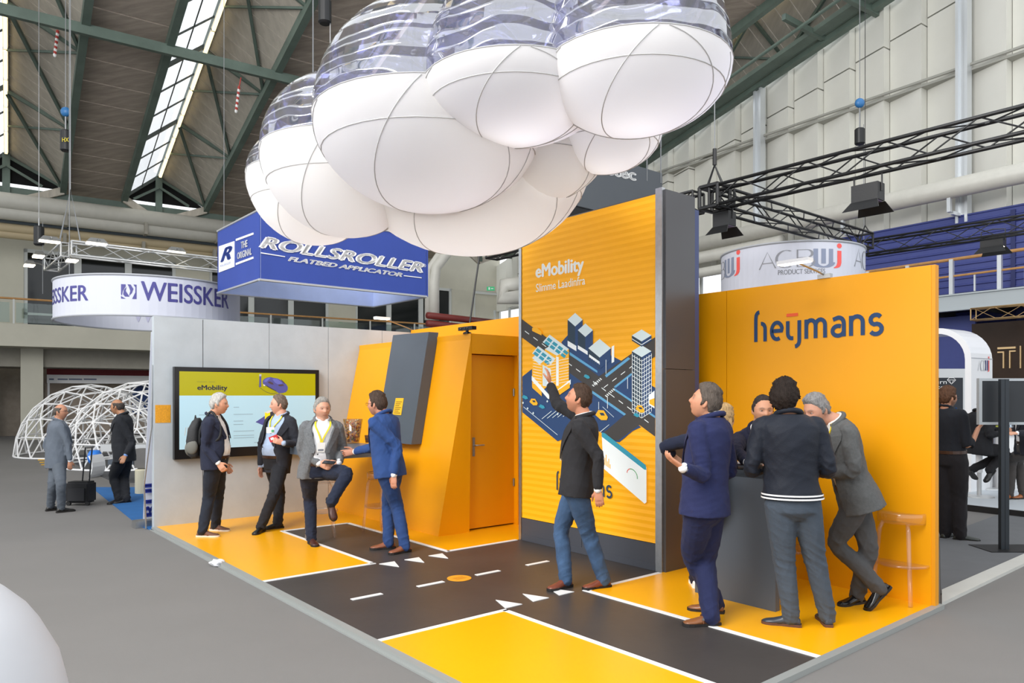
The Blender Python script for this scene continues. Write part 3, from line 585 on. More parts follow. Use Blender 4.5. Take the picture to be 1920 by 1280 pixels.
for k in range(15):
    y = 1085 + k * 27; art([c5(871, y), c5(935, y + 40), c5(999, y), c5(999, y + 4), c5(935, y + 44), c5(871, y + 4)], wht)
for k in range(9):
    x = 871 + k * 16; y = 1075 + (k * 10 if k < 4 else (8 - k) * 10); art([c5(x, y), c5(x + 3, y), c5(x + 3, y + 385), c5(x, y + 385)], wht)
art([c5(871, 975), c5(935, 1015), c5(999, 975), c5(999, 980), c5(935, 1020), c5(871, 980)], wht)
# the two yellow blocks with solar roofs
iso(255, 50, 1105, 1340, 45, c5, yel2, yel2, pale); iso(370, 80, 1045, 1330, 45, c5, yel2, yel2, pale)
art([c5(205, 1075), c5(245, 1025), c5(360, 1110), c5(330, 1150)], pale); art([c5(275, 1000), c5(322, 950), c5(450, 1045), c5(400, 1085)], pale)
for (ox, oy) in ((225, 1040), (298, 968)):
    for r_ in range(2):
        for k in range(4 if ox > 230 else 3):
            x, y = ox + k * 36 - r_ * 16 + 16, oy + k * 27 + r_ * 22; art([c5(x, y), c5(x + 27, y + 20), c5(x + 14, y + 36), c5(x - 13, y + 16)], teal)
art([c5(275, 1150), c5(330, 1180), c5(330, 1300), c5(275, 1290)], pale); art([c5(365, 1095), c5(382, 1100), c5(382, 1290), c5(365, 1290)], wht)
for k in range(9):
    for (xa, xb) in ((212, 268), (300, 362), (385, 450)):
        y = 1120 + k * 19; art([c5(xa, y), c5(xb, y + (12 if xa < 290 else -14)), c5(xb, y + (12 if xa < 290 else -14) + 3), c5(xa, y + 3)], wht)
art([c6(162, 150), c6(250, 250), c6(300, 230), c6(370, 170), c6(370, 145), c6(300, 200), c6(250, 222), c6(162, 125)], wht)
art([c6(165, 165), c6(215, 215), c6(215, 235), c6(165, 190)], yel2); art([c6(300, 205), c6(365, 160), c6(365, 190), c6(300, 235)], yel2)
# parking bays, charging lights and cars
for k in range(6):
    x, y = 215 + k * 28, 355 - k * 22 + k * 38 * .5; art([c6(x, y), c6(x + 52, y - 42), c6(x + 54, y - 40), c6(x + 2, y + 2)], pale)
art([c6(118, 290), c6(300, 440), c6(300, 443), c6(118, 293)], pale); art([c6(540, 290), c6(600, 345), c6(600, 348), c6(540, 293)], pale); art([c6(525, 425), c6(575, 385), c6(575, 388), c6(527, 428)], pale)
for (x, y, s_) in ((172, 265, 1), (535, 335, 1.5), (740, 302, 1.1)):
    art([c6(x - 22 * s_, y), c6(x - 12 * s_, y - 18 * s_), c6(x + 8 * s_, y - 16 * s_), c6(x + 22 * s_, y + 8 * s_), c6(x + 18 * s_, y + 18 * s_), c6(x - 2 * s_, y + 18 * s_)], yel2)
    art([c6(x - 8 * s_, y - 8 * s_), c6(x + 6 * s_, y - 8 * s_), c6(x + 12 * s_, y + 2 * s_), c6(x - 2 * s_, y + 2 * s_)], navy2)
for (x, y) in ((125, 240), (215, 290), (455, 130), (720, 335)): art([c6(x - 16, y), c6(x - 6, y - 12), c6(x + 12, y - 4), c6(x + 18, y + 8), c6(x + 4, y + 12)], teal)
for (x, y) in ((115, 270), (140, 300), (170, 325), (245, 262), (300, 330)): art([c6(x - 5, y), c6(x, y - 7), c6(x + 5, y), c6(x, y + 7)], pale)
art([c5(205, 905), c5(235, 900), c5(268, 930), c5(268, 955), c5(205, 925)], yel2); art([c6(785, 230), c6(822, 205), c6(822, 300), c6(785, 280)], wht); art([c6(790, 255), c6(820, 245), c6(820, 290), c6(790, 275)], yel2)
for (x, y, h) in ((672, 135, 60), (565, 235, 65), (518, 265, 40), (557, 40, 75)): art([c6(x, y), c6(x + 2.5, y), c6(x + 2.5, y + h), c6(x, y + h)], wht); 
# dashboard card
art([c6(535, 428), c6(765, 605), c6(774, 615), c6(774, 800), c6(764, 808), c6(545, 620)], wht); art([c6(535, 428), c6(552, 432), c6(770, 602), c6(774, 628), c6(762, 626), c6(535, 450)], teal)
gr = mat('print_green', '#4a9a5a', .6, emit=E_); rd = mat('print_red', '#d46a5a', .6, emit=E_)
for k in range(9):
    t0 = -.3 + k * .36; t1 = t0 + .36; f_ = lambda t, r: c6(698 + r * math.sin(t - 1.2) * 1.0, 658 - r * 1.2 * math.cos(t - 1.2) + r * .45 * math.sin(t - 1.2)); art([f_(t0, 26), f_(t1, 26), f_(t1, 30), f_(t0, 30)], rd if k < 3 else gr)
for k in range(5): h = (38, 60, 30, 48, 24)[k]; x = 550 + k * 7; y = 600 + k * 5; art([c6(x, y), c6(x + 4, y + 3), c6(x + 4, y + 3 - h), c6(x, y - h)], yel2)
def ltext(s_, p0, p1, hpx, mt, bold=0): 
    o_ = LP(p0[0], p0[1], .012); e_ = LP(p1[0], p1[1], .012); t_ = LP(p0[0], p0[1] - hpx, .012); ob('lettering', text_mesh(s_, quadmap(o_, e_ - o_, t_ - o_, -SA, 0), mt, bold=bold), None, tw)
ltext('Energie', c6(552, 500), c6(582, 525), 5, teal); ltext('Storing', c6(598, 535), c6(636, 563), 5, teal); ltext('Laadsessies', c6(666, 590), c6(735, 642), 5, teal)
ltext('eMobility', (1005, 528), (1094, 515), 31, wht, .04); ltext('Slimme Laadinfra', (1005, 547.5), (1097, 533), 15, wht, .008)
# ------------------------------------------------ word-mark wall
WH = 2.7942 + zf
hw = T('word_mark_wall', 'bright yellow stand wall with blue lower-case word mark', 'wall', S(3.97, 6.5, zf))
b = MB(); b.box(S(3.935, 4.05, zf), SA * .075, SB * 1.98, UP * (WH - zf)); ob('wall_panel', b, yellow, hw)
b = MB(); b.box(S(3.935, 6.035, zf), SA * .075, SB * 1.935, UP * (WH - zf)); ob('wall_panel', b, yellow, hw)
b = MB(); b.box(S(3.94, 7.97, zf), SA * .07, SB * .03, UP * (WH - zf)); ob('end_strip', b, mat('yellow_edge', '#e89a05', .5), hw)
AW = 3.932
def W(px, py): return on_a(px, py, AW)
blue_ = mat('logo_blue', '#143c68', .5); red_ = mat('logo_red', '#ee5a2c', .5)
# stroke lettering: centre lines given in em units, drawn as flat ribbons
def arc(cx, cy, rx, ry, a0, a1, n=10): return [(cx + rx * math.cos(math.radians(a0 + (a1 - a0) * i / n)), cy + ry * math.sin(math.radians(a0 + (a1 - a0) * i / n))) for i in range(n + 1)]
def ribbon(b, pts, w, mapf, mi=0):
    n = len(pts); L_, R_ = [], []
    for i in range(n):
        p0 = pts[max(i - 1, 0)]; p1 = pts[min(i + 1, n - 1)]; dx, dy = p1[0] - p0[0], p1[1] - p0[1]; d = math.hypot(dx, dy) or 1
        nx, ny = -dy / d * w / 2, dx / d * w / 2; L_.append((pts[i][0] + nx, pts[i][1] + ny)); R_.append((pts[i][0] - nx, pts[i][1] - ny))
    vs = [mapf(*p) for p in L_] + [mapf(*p) for p in R_]
    b.add(vs, [(i, i + 1, n + i + 1, n + i) for i in range(n - 1)], mi)
def wordmark(parent, mapf, m1, m2, w=.17):
    x = 0.0; parts = []
    def put(strokes, adv):
        nonlocal x
        b = MB()
        for si, st_ in enumerate(strokes): ribbon(b, [(px_ + x, py_) for px_, py_ in st_], w, lambda a_, c_: mapf(a_, c_) - SA * (.0004 * si))
        ob('letter', b, m1, parent); x += adv
    put([[(.09, 0), (.09, 1.0)] + arc(.27, 1.06, .18, .24, 170, 90, 5)[1:] , [(.35, .78)] + arc(.33, .55, .23, .25, 70, 0, 6) + [(.56, 0)]], .80)              # h
    put([[(.08, .42)] + [(.60, .42)] + arc(.34, .42, .26, .36, 0, 180, 12)[1:] + arc(.34, .42, .26, .36, 180, 300, 8)[1:]], .78)  # e
    put([[(.08, .80), (.08, .28)] + arc(.26, .28, .18, .22, 180, 270, 6)[1:] + [(.34, .06)]], .40)     # i
    put([[(.22, .80), (.22, -.05)] + arc(.02, -.05, .20, .24, 0, -90, 6)[1:]], .46)                        # j
    put([[(.08, 0), (.08, .80)], arc(.29, .52, .21, .24, 170, 0, 8) + [(.50, 0)], arc(.71, .52, .21, .24, 170, 0, 8) + [(.92, 0)]], 1.14)  # m
    put([[(.12, .70)] + arc(.36, .52, .22, .25, 110, 0, 7) + [(.58, 0)], arc(.34, .24, .24, .20, 60, 350, 14)], .80)  # a
    put([[(.08, 0), (.08, .80)], arc(.32, .52, .24, .24, 170, 0, 8) + [(.56, 0)]], .76)  # n
    put([arc(.32, .57, .21, .19, 30, 250, 9) + arc(.32, .21, .23, .20, 80, -150, 10)], .62)  # s
    b = MB(); ribbon(b, [(1.60, 1.05), (2.14, 1.05)], .13, mapf); ob('letter_bar', b, m2, parent)
TOTW = 5.62
bl, zl = W(1414, 640); br, zr_ = W(1650, 640); z0l = W(1416, 641)[1]; z0r = W(1650, 626)[1]; xh = W(1560, 597)[1] - W(1560, 633)[1]
def hmap(x, y): t = x / TOTW; return S(AW - .002, bl + (br - bl) * t, z0l + (z0r - z0l) * t + y * xh / .78)
wordmark(hw, hmap, blue_, red_)
# same word mark on the tower
t0 = on_a(1043, 918, AT - .012); t1 = on_a(1145, 933, AT - .012); hx_ = on_a(1070, 900, AT)[1] - on_a(1070, 921, AT)[1]
wordmark(tw, lambda x, y: S(AT - .0125, t0[0] + (t1[0] - t0[0]) * x / TOTW, t0[1] + (t1[1] - t0[1]) * x / TOTW + y * hx_ / .78), navy2, red_, .15)
# blank code square of the wall: only its caption line is kept
b0_, z0_ = W(1695, 806); b1_, z1_ = W(1741, 767)
# lamp arms standing on the walls
def arm_lamp(label, foot, head, hw_, tilt_dir):
    o = T('arm_lamp', label, 'lamp', foot)
    b = MB(); b.boxc(foot + UP * .02, .12, .05, .04, SB, SA); ob('clamp', b, alu, o)
    b = MB(); b.tube([foot + UP * .03, foot.lerp(head, .25) + UP * .03, head], .010); ob('arm', b, alu, o)
    b = MB(); b.boxc(head, hw_, .09, .03, tilt_dir, tilt_dir.cross(UP)); hd = ob('lamp_head', b, white, o)
    b = MB(); b.boxc(head - UP * .018, hw_ * .95, .075, .008, tilt_dir, tilt_dir.cross(UP)); ob('diffuser', b, lampm, hd)
arm_lamp('white arm lamp on top of the word-mark wall before the round sign', S(3.95, W(1545, 520)[0], WH), P(1490, 490, (S(3.95, W(1545, 520)[0], 0) - SA * .35).y), .30, SB)
arm_lamp('white arm lamp with round bright head above the grey wall', S(on_b(778, 622, -.05)[0], -.05, zt1), P(716, 596, 11.2), .24, SA)
# ------------------------------------------------ bar counter and tables
ct = T('bar_counter', 'tall anthracite bar counter slab in front of the word-mark wall', 'counter', S(2.8, 7.0, zf))
CBL, CBR, CTZ = 6.48, 7.25, 1.145
b = MB(); b.box(S(2.79, CBL, zf), SA * .06, SB * (CBR - CBL), UP * (CTZ - zf)); ob('front_panel', b, darkpanel, ct)
b = MB(); b.box(S(2.79, CBL, CTZ - .06), SA * .55, SB * (CBR - CBL - .03), UP * .06); ob('counter_top', b, darkpanel, ct)
b = MB(); b.box(S(3.28, CBL, zf), SA * .05, SB * .25, UP * (CTZ - zf - .06)); ob('rear_leg', b, darkpanel, ct)
bt = P(1397, 868, 6.75); bt.z = CTZ
o = T('water_bottle', 'small clear water bottle with blue cap on the bar counter', 'bottle', bt)
b = MB(); b.lathe(bt, [(.03, 0), (.033, .01), (.033, .13), (.026, .16), (.013, .185), (.013, .2)], 14); ob('bottle_body', b, clear_mat('bottle_plastic', '#cfd8dc', .25), o, smooth=True); b = MB(); b.lathe(bt, [(.016, .2), (.016, .225)], 12); ob('cap', b, mat('cap_blue', '#2f62b8', .4), o)
b = MB(); b.lathe(bt, [(.0338, .05), (.0338, .10)], 14); ob('bottle_label', b, white, o)
for i, (c_, l_) in enumerate((('#e8e8ea', 'white folder lying on the bar counter beside the bottle'), ('#8a5048', 'dark red leaflet lying on the bar counter under the folder'))):
    p = P(1385 - i * 6, 880, 6.55 + i * .05); p.z = CTZ + .002 + (1 - i) * .01; b = MB(); b.boxc(p + UP * .004, .21, .15, .008, SB, SA); ob('leaflet', b, mat('leaflet_%d' % i, c_, .4), None, l_, 'leaflet')

# ------------------------------------------------ table on the yellow block with vase and cup
tt = T('bar_table', 'blue-grey bar table slab cantilevered from the leaning yellow block', 'table', S(2.0, 1.6, 1.0))
b = MB(); b.box(S(1.34, .80, 1.0), SA * .98, SB * 1.52, UP * .105); ob('table_top', b, mat('slate_table', '#5b6672', .35, var=.03), tt)

for bb_ in (.95, 1.3): b = MB(); b.box(S(1.9, bb_, .955), SA * .80, SB * .04, UP * .045); ob('bracket', b, darkpanel, tt)
vz = S(2.22, 1.25, 1.107)
o = T('glass_vase', 'tall clear vase filled with orange sweets on the blue-grey bar table', 'vase', vz)
b = MB(); b.lathe(vz, [(.085, 0), (.088, .01), (.135, .33), (.13, .33), (.083, .015)], 20); ob('vase_body', b, clear_mat('vase_glass', '#eeeadf', .10), o, smooth=True)
sw = [mat('sweet_%d' % i, c, .4) for i, c in enumerate(('#f0a830', '#c98a3a', '#e8d9a8', '#e06a2a'))]; b = MB(); rnd = random.Random(3)
for i in range(170):
    h = rnd.random() * .25 + .02 if i < 150 else .27 + rnd.random() * .05; rr = (.075 + .045 * h / .33) * math.sqrt(rnd.random()) * (1 if i < 150 else .6); t = rnd.random() * 2 * PI
    b.ell(vz + Vector((rr * math.cos(t), rr * math.sin(t), h)), .014, .022, .012, n=6, m=4, mi=rnd.randrange(4))
ob('sweets', b, sw, o, kind='stuff')
cu_ = S(2.42, 1.30, 1.107); o = T('paper_cup', 'small brown paper cup next to the vase of sweets', 'cup', cu_); b = MB(); b.lathe(cu_, [(.03, 0), (.042, .10), (.044, .102), (.039, .10), (.03, .02)], 16); ob('cup_body', b, mat('kraft_paper', '#8a6238', .7), o, smooth=True)
b = MB(); b.lathe(cu_, [(.0335, .03), (.0375, .06)], 16); ob('print_band', b, mat('cup_print', '#4a3420', .7), o)
# ------------------------------------------------ transparent stools
acr = clear_mat('clear_acrylic', '#fdf8f4', .08, .05, 0, .03)
def make_stool(label, loc, rot):
    o = T('bar_stool', label, 'stool', (0, 0, 0), 'transparent acrylic bar stools')
    b = MB(); b.lathe((0, 0, 0), [(.02, .735), (.15, .737), (.182, .748), (.19, .738), (.19, .66)], 28); ob('seat', b, acr, o, local=True, smooth=True)
    for k in range(4):
        t = k * PI / 2 + PI / 4; c_, s_ = math.cos(t), math.sin(t); b = MB(); b.tube([(.15 * c_, .15 * s_, .66), (.165 * c_, .165 * s_, .735)][:1] + [(.175 * c_, .175 * s_, .6), (.205 * c_, .205 * s_, .3), (.235 * c_, .235 * s_, .003)], [.016, .018, .018, .017], 8); ob('leg', b, acr, o, local=True, smooth=True)
    b = MB(); b.lathe((0, 0, 0), [(.20, .30), (.215, .305), (.215, .325), (.195, .325)], 28); ob('foot_ring', b, acr, o, local=True, smooth=True)
    o.location = loc; o.rotation_euler = (0, 0, rot); WL[o.name] = Vector(loc); return o
def gz_(px, py, z=None): return G(px, py, zf if z is None else z)
st0 = make_stool('clear acrylic stool under the seated man in grey jacket', gz_(600, 1005), .3)
dup(st0, gz_(716, 994), 'clear acrylic stool behind the man in blue suit', 1.0); dup(st0, gz_(1692, 1124), 'clear acrylic stool at the right end of the word-mark wall', .55); dup(st0, gz_(1478, 1092), 'clear acrylic stool behind the bar counter, mostly hidden by legs', .2)
# ------------------------------------------------ inflatable cloud
def fabric(name, col, mixr):
    m = cloth_translucent(name, col, mixr); return m
cw = fabric('cloud_fabric', '#f7f6f4', .55); cclear = clear_mat('cloud_clear_film', '#c6caf0', .42, .05, wave=.7, emis=.04)
seamm = mat('cloud_seam', '#bababa', .7); ZSM = 3.95
cl = T('inflatable_cloud', 'huge glowing white inflatable cloud with clear plastic tops hanging over the stand', 'balloon', P(900, 300, 6) )
lobes = [('far', 590, 7.4, .66, .67, .50), ('l2', 650, 6.7, .76, .74, .72), ('l3', 806, 5.9, .92, .70, .94), ('body', 880, 6.9, 1.14, .86, .55), ('r1', 965, 5.25, .66, .37, .85), ('r2', 1192, 4.95, .63, .41, .85), ('r3', 1135, 6.1, .47, .33, .2), ('r4', 1000, 6.4, .66, .50, .3)]
for nme, px, Y, r, lo, hi in lobes:
    c = P(px, 0, Y); c.z = ZSM
    b = MB(); b.ell(c, r, r, lo, n=40, m=14, t0=-PI / 2, t1=0); o = ob('white_lobe', MB().ring([], 0) if 0 else b, cw, cl, smooth=True)
    me = o.data; bm = bmesh.new(); bm.from_mesh(me); top = [f for f in bm.faces if len(f.verts) > 4 and f.calc_center_median().z > ZSM - .05]; bmesh.ops.delete(bm, geom=top, context='FACES'); bm.to_mesh(me); bm.free()
    b = MB(); b.ell(c, r, r, hi, n=40, m=12, t0=0, t1=PI / 2); o2 = ob('clear_top', b, cclear, cl, smooth=True)
    me = o2.data; bm = bmesh.new(); bm.from_mesh(me); top = [f for f in bm.faces if len(f.verts) > 4 and f.calc_center_median().z < ZSM + .05]; bmesh.ops.delete(bm, geom=top, context='FACES'); bm.to_mesh(me); bm.free()
    b = MB()
    b.tube([c + Vector((1.002 * r * math.cos(t), 1.002 * r * math.sin(t), 0)) for t in np.linspace(0, 2 * PI, 41)], .004, 5); ob('rim_seam', b, seamm, o, loc=(0, 0, 0))
    for tl in (-.40,):
        b = MB(); b.tube([c + Vector((1.001 * r * math.cos(tl) * math.cos(t), 1.001 * r * math.cos(tl) * math.sin(t), 1.001 * lo * math.sin(tl))) for t in np.linspace(0, 2 * PI, 41)], .004, 5); ob('seam', b, seamm, o, loc=(0, 0, 0))
    for (nx, ny, nz_, off) in ((.25, .55, .8, -.52), (.25, .8, .55, -.22), (-.75, .25, .6, -.3)):   # seams of the sewn gores: slices of the lobe by tilted planes
        nn = Vector((nx, ny, nz_)).normalized(); e1 = nn.orthogonal().normalized(); e2 = nn.cross(e1); rr_ = math.sqrt(1 - off * off); run = []
        for t in np.linspace(0, 2 * PI, 65):
            q = nn * off + (e1 * math.cos(t) + e2 * math.sin(t)) * rr_
            if q.z < -.005: run.append(c + Vector((q.x * r, q.y * r, q.z * lo)) * 1.0 + Vector((q.x, q.y, q.z)) * .001)
            else:
                if len(run) > 3: b = MB(); b.tube(run, .0038, 5); ob('seam', b, seamm, o, loc=(0, 0, 0))
                run = []
        if len(run) > 3: b = MB(); b.tube(run, .0038, 5); ob('seam', b, seamm, o, loc=(0, 0, 0))
    if nme:
        l = bpy.data.lights.new('cloud_lamp', 'POINT'); l.energy = {'far': 16, 'l2': 17, 'l3': 24, 'r1': 8, 'r2': 7, 'body': 30, 'r4': 12, 'r3': 7}[nme]; l.shadow_soft_size = .25; l.color = (1, .98, .96); lo_ = bpy.data.objects.new('cloud_lamp', l); lo_.location = c + Vector((0, 0, -.1)); COL.objects.link(lo_)  # added point light in each lobe, lifts the white fabric
for i, (px, Y) in enumerate(((587, 7.2), (848, 6.2), (1239, 6.2), (1068, 5.6))):
    p = P(px, 0, Y); b = MB(); b.tube([(p.x, p.y, ZSM + (.4 if i != 2 else -.1)), (p.x, p.y, 17)], .006, 5); ob('suspension_wire', b, steel, cl)
# ------------------------------------------------ trusses
def truss(name, label, p, q, w, mt, r=.025, step=.5, group=None, h=None):
    p, q = Vector(p), Vector(q); h = h or w; d = (q - p).normalized(); x = d.cross(UP).normalized(); o = T(name, label, 'truss', p, group)
    cs = [p + x * sx * w / 2 + UP * sz * h / 2 for sx, sz in ((-1, -1), (1, -1), (1, 1), (-1, 1))]; L_ = (q - p).length
    for c in cs: b = MB(); b.tube([c, c + d * L_], r, 7); ob('chord', b, mt, o, smooth=True)
    n = max(1, int(L_ / step)); st = L_ / n
    for f in range(4):
        a_, b_ = cs[f], cs[(f + 1) % 4]
        for k in range(n):
            s0, s1 = (a_, b_) if k % 2 == 0 else (b_, a_); b = MB(); b.tube([s0 + d * st * k, s1 + d * st * (k + 1)], r * .42, 5); ob('brace', b, mt, o)
    for e in (p, q):
        b = MB()
        for f in range(4): i0 = cs[f] - p + e; i1 = cs[(f + 1) % 4] - p + e; b.tube([i0, i1], r * .8, 6)
        ob('end_frame', b, mt, o)
    return o
c1 = P(1340, 371, 11.2); e1 = c1 + SB * 6.2
truss('lighting_truss', 'black box truss running from the tower to the upper right', c1, e1, .29, black, group='black lighting trusses')
truss('lighting_truss', 'black box truss running back from the tower towards the round sign', c1 + SA * .3, c1 + SA * 5.0 , .29, black, group='black lighting trusses')
truss('lighting_truss', 'black box truss left of the tower, seen as a short dark stub', c1 - SB * .3, c1 - SB * 5.5, .29, black, group='black lighting trusses')
b = MB(); b.boxc(c1, .33, .33, .33, SA, SB); 
cn = T('truss_corner', 'black truss corner block with hoist hook beside the tower top', 'truss corner', c1)
b = MB()
for sx in (-1, 1):
    for sy in (-1, 1): b.tube([c1 + SA * .16 * sx + SB * .16 * sy - UP * .16, c1 + SA * .16 * sx + SB * .16 * sy + UP * .16], .03, 6)
for sz in (-1, 1):
    for k in range(4):
        u0 = [(1, 1), (-1, 1), (-1, -1), (1, -1)][k]; u1 = [(1, 1), (-1, 1), (-1, -1), (1, -1)][(k + 1) % 4]; b.tube([c1 + SA * .16 * u0[0] + SB * .16 * u0[1] + UP * .16 * sz, c1 + SA * .16 * u1[0] + SB * .16 * u1[1] + UP * .16 * sz], .03, 6)
ob('corner_frame', b, black, cn)
b = MB(); b.tube([c1 - SB * .15 + UP * .16, c1 + UP * .5, c1 + SB * .15 + UP * .16], .02, 6); b.tube([c1 + UP * .5, c1 + UP * .75], .03, 6); ob('sling', b, black, cn); b = MB(); b.tube([c1 + UP * .7, c1 + UP * 9], .008, 5); ob('hoist_chain', b, steel, cn)
c2 = P(1622, 466, 15.8); truss('lighting_truss', 'thin black box truss in front of the blue wall above the gallery', c2, c2 + SB * 6.5, .29, black, r=.022, group='black lighting trusses')
b = MB(); b.tube([c2 - SB * .12 + UP * .15, c2 + UP * .5, c2 + SB * .2 + UP * .15], .02, 6); b.tube([c2 + UP * .5, c2 + UP * 9], .008, 5); ob('truss_sling', b, black, None, 'dark sling and cable holding the truss before the blue wall', 'cable')
cs_ = P(132, 466, 16.2); silver = mat('silver_truss', '#c9cbcc', .35, .5)
truss('lighting_truss', 'silver box truss running right above the white ring sign', cs_, cs_ + SA * 7.5, .3, silver, r=.022, group='silver lighting trusses'); truss('lighting_truss', 'short silver box truss running back left above the ring sign', cs_ - SA * 0 - SB * .2, cs_ - SB * 2.6, .3, silver, r=.022, group='silver lighting trusses')
b = MB(); b.tube([cs_ - SA * .2 + UP * .15, cs_ + UP * 1.3, cs_ + SA * .2 + UP * .15], .018, 6); b.tube([cs_ + UP * 1.3, cs_ + UP * 7.5], .01, 5); ob('truss_sling', b, steel, None, 'steel sling and cable above the silver truss corner', 'cable')
# ------------------------------------------------ lamps on trusses
def flood(label, p, d, sz=.3, lit=True, grp='flood lamps on the silver truss'):
    o = T('flood_lamp', label, 'lamp', p, grp); x = d.cross(UP).normalized(); b = MB(); b.hexa([p - x * sz * .5 - d * .12, p + x * sz * .5 - d * .12, p + x * sz * .5 + d * .12, p - x * sz * .5 + d * .12] + [p - x * sz * .3 - d * .07 + UP * .1, p + x * sz * .3 - d * .07 + UP * .1, p + x * sz * .3 + d * .07 + UP * .1, p - x * sz * .3 + d * .07 + UP * .1]); ob('housing', b, alu, o)
    b = MB(); b.boxc(p - UP * .015, sz * .9, .2, .02, x, d); ob('lens', b, lampm, o); b = MB(); b.tube([p + UP * .08, p - d * .2 + UP * .06, p - d * .35], .012, 5); ob('yoke', b, alu, o)
for lab, px, py, Y, d in (('top left', 93, 452, 16, -SB), ('middle left', 72, 480, 17, -SA), ('lowest left', 55, 497, 18, -SA), ('first right', 181, 456, 15.8, -SB), ('third right', 330, 472, 17.5, -SB), ('underneath', 135, 488, 16.6, SA)):
    flood('flat white flood lamp, %s of those on the silver truss' % lab, P(px, py, Y), d, .42)
def barn(label, p, d, glow, sz=.5):
    o = T('stage_light', label, 'lamp', p, 'barn-door stage lights'); x = d.cross(UP).normalized()
    b = MB(); b.boxc(p, sz * .8, .2, .22, x, d); ob('housing', b, black, o)
    for s_ in (-1, 1): b = MB(); b.tube([p + x * sz * .42 * s_, p + x * sz * .42 * s_ + UP * .22, p + UP * .25], .012, 5); ob('yoke', b, black, o)
    for s_ in (-1, 1):
        b = MB(); b.hexa([p - x * sz * .4 + d * .11 * s_ - UP * .11, p + x * sz * .4 + d * .11 * s_ - UP * .11, p + x * sz * .4 + d * (.11 * s_ + .012) - UP * .11, p - x * sz * .4 + d * (.11 * s_ + .012) - UP * .11, p - x * sz * .55 + d * .22 * s_ - UP * .24, p + x * sz * .55 + d * .22 * s_ - UP * .24, p + x * sz * .55 + d * (.22 * s_ + .012) - UP * .24, p - x * sz * .55 + d * (.22 * s_ + .012) - UP * .24]); ob('barn_door', b, black, o)
    b = MB(); b.boxc(p - UP * .115, sz * .7, .16, .01, x, d); ob('lens', b, lampm if glow else mat('violet_lens', '#8f7f9a', .3), o)
_r = P(1627, 343, 1) - Vector((0, 0, HC)); _t = (c1.x * _r.y - c1.y * _r.x) / (_r.x * SB.y - _r.y * SB.x); _q = c1 + SB * _t
barn('black stage light with barn doors hanging from the upper right truss', _q - UP * .42, SA, False, .42); barn('black stage light with closed doors under the truss by the tower', P(1358, 412, 11.3), SA, False, .35); barn('glowing stage light in front of the blue corrugated wall', P(1862, 453, 14.6), SA, True, .5)
# ------------------------------------------------ chain hoists
hb = mat('hoist_blue', '#2f6fa8', .4)
def hoist(label, px, py, Y, hh, wheel, top=15.5):
    p = P(px, py, Y); o = T('chain_hoist', label, 'hoist', p, 'electric chain hoists'); b = MB(); b.lathe(p - UP * hh / 2, [(.09, 0), (.12, .03), (.12, hh - .03), (.09, hh)], 18); ob('chain_bag', b, black, o, smooth=False)
    if wheel: b = MB(); b.ell(p + UP * (hh / 2 + wheel), .12, .09, .12, n=14, m=8); ob('motor', b, hb, o, smooth=True)
    b = MB(); b.tube([p + UP * hh / 2, p + UP * (hh / 2 + (wheel or .2))], .02, 5); ob('hook', b, steel, o); b = MB(); b.tube([p + UP * (hh / 2 + (wheel or .2)), Vector((p.x, p.y, top))], .01, 5); ob('cable', b, steel, o)
    b = MB(); b.tube([p + Vector((.1, 0, hh / 2 + .1)), p + Vector((.1, 0, -3.2 if wheel else -1.5))], .008, 5); ob('load_chain', b, steel, o); return o
h0 = hoist('black chain hoist with blue motor and yellow mark, upper left', 123, 264, 18, .52, .45, 14); y_ = P(123, 262, 17.86)
ob('lettering', text_mesh('HX', quadmap(y_ + Vector((-.08, 0, -.05)), (.16, 0, 0), (0, 0, .1), (0, -1, 0), .01), mat('mark_yellow', '#e6d22a', .5)), None, h0)
hoist('black chain hoist left of the cloud at the top edge', 609, 22, 13.5, .45, 0, 15); hoist('black chain hoist with blue motor in front of the white gable', 1612, 256, 18, .4, .62, 16); hoist('grey chain hoist hanging over the left gallery pipes', 73, 442, 19, .5, 0, 12)
rw = mat('red_white_chain', '#b8423a', .6)
for lab, px, py, Y in (('red and white safety chain hanging from the cross beam, upper left', 108, 60, 22.0), ('red and white safety chain hanging from the cross beam near the middle skylight', 448, 165, 24.0)):
    b = MB()
    for k in range(10):
        b.ell(P(px - k * .6, py + k * 4.8, Y), .05, .05, .07, n=6, m=4, mi=k % 2)
    b.tube([P(px, py, Y), P(px + 4, py - 20, Y)], .02, 5); ob('safety_chain', b, [rw, white], None, lab, 'chain')
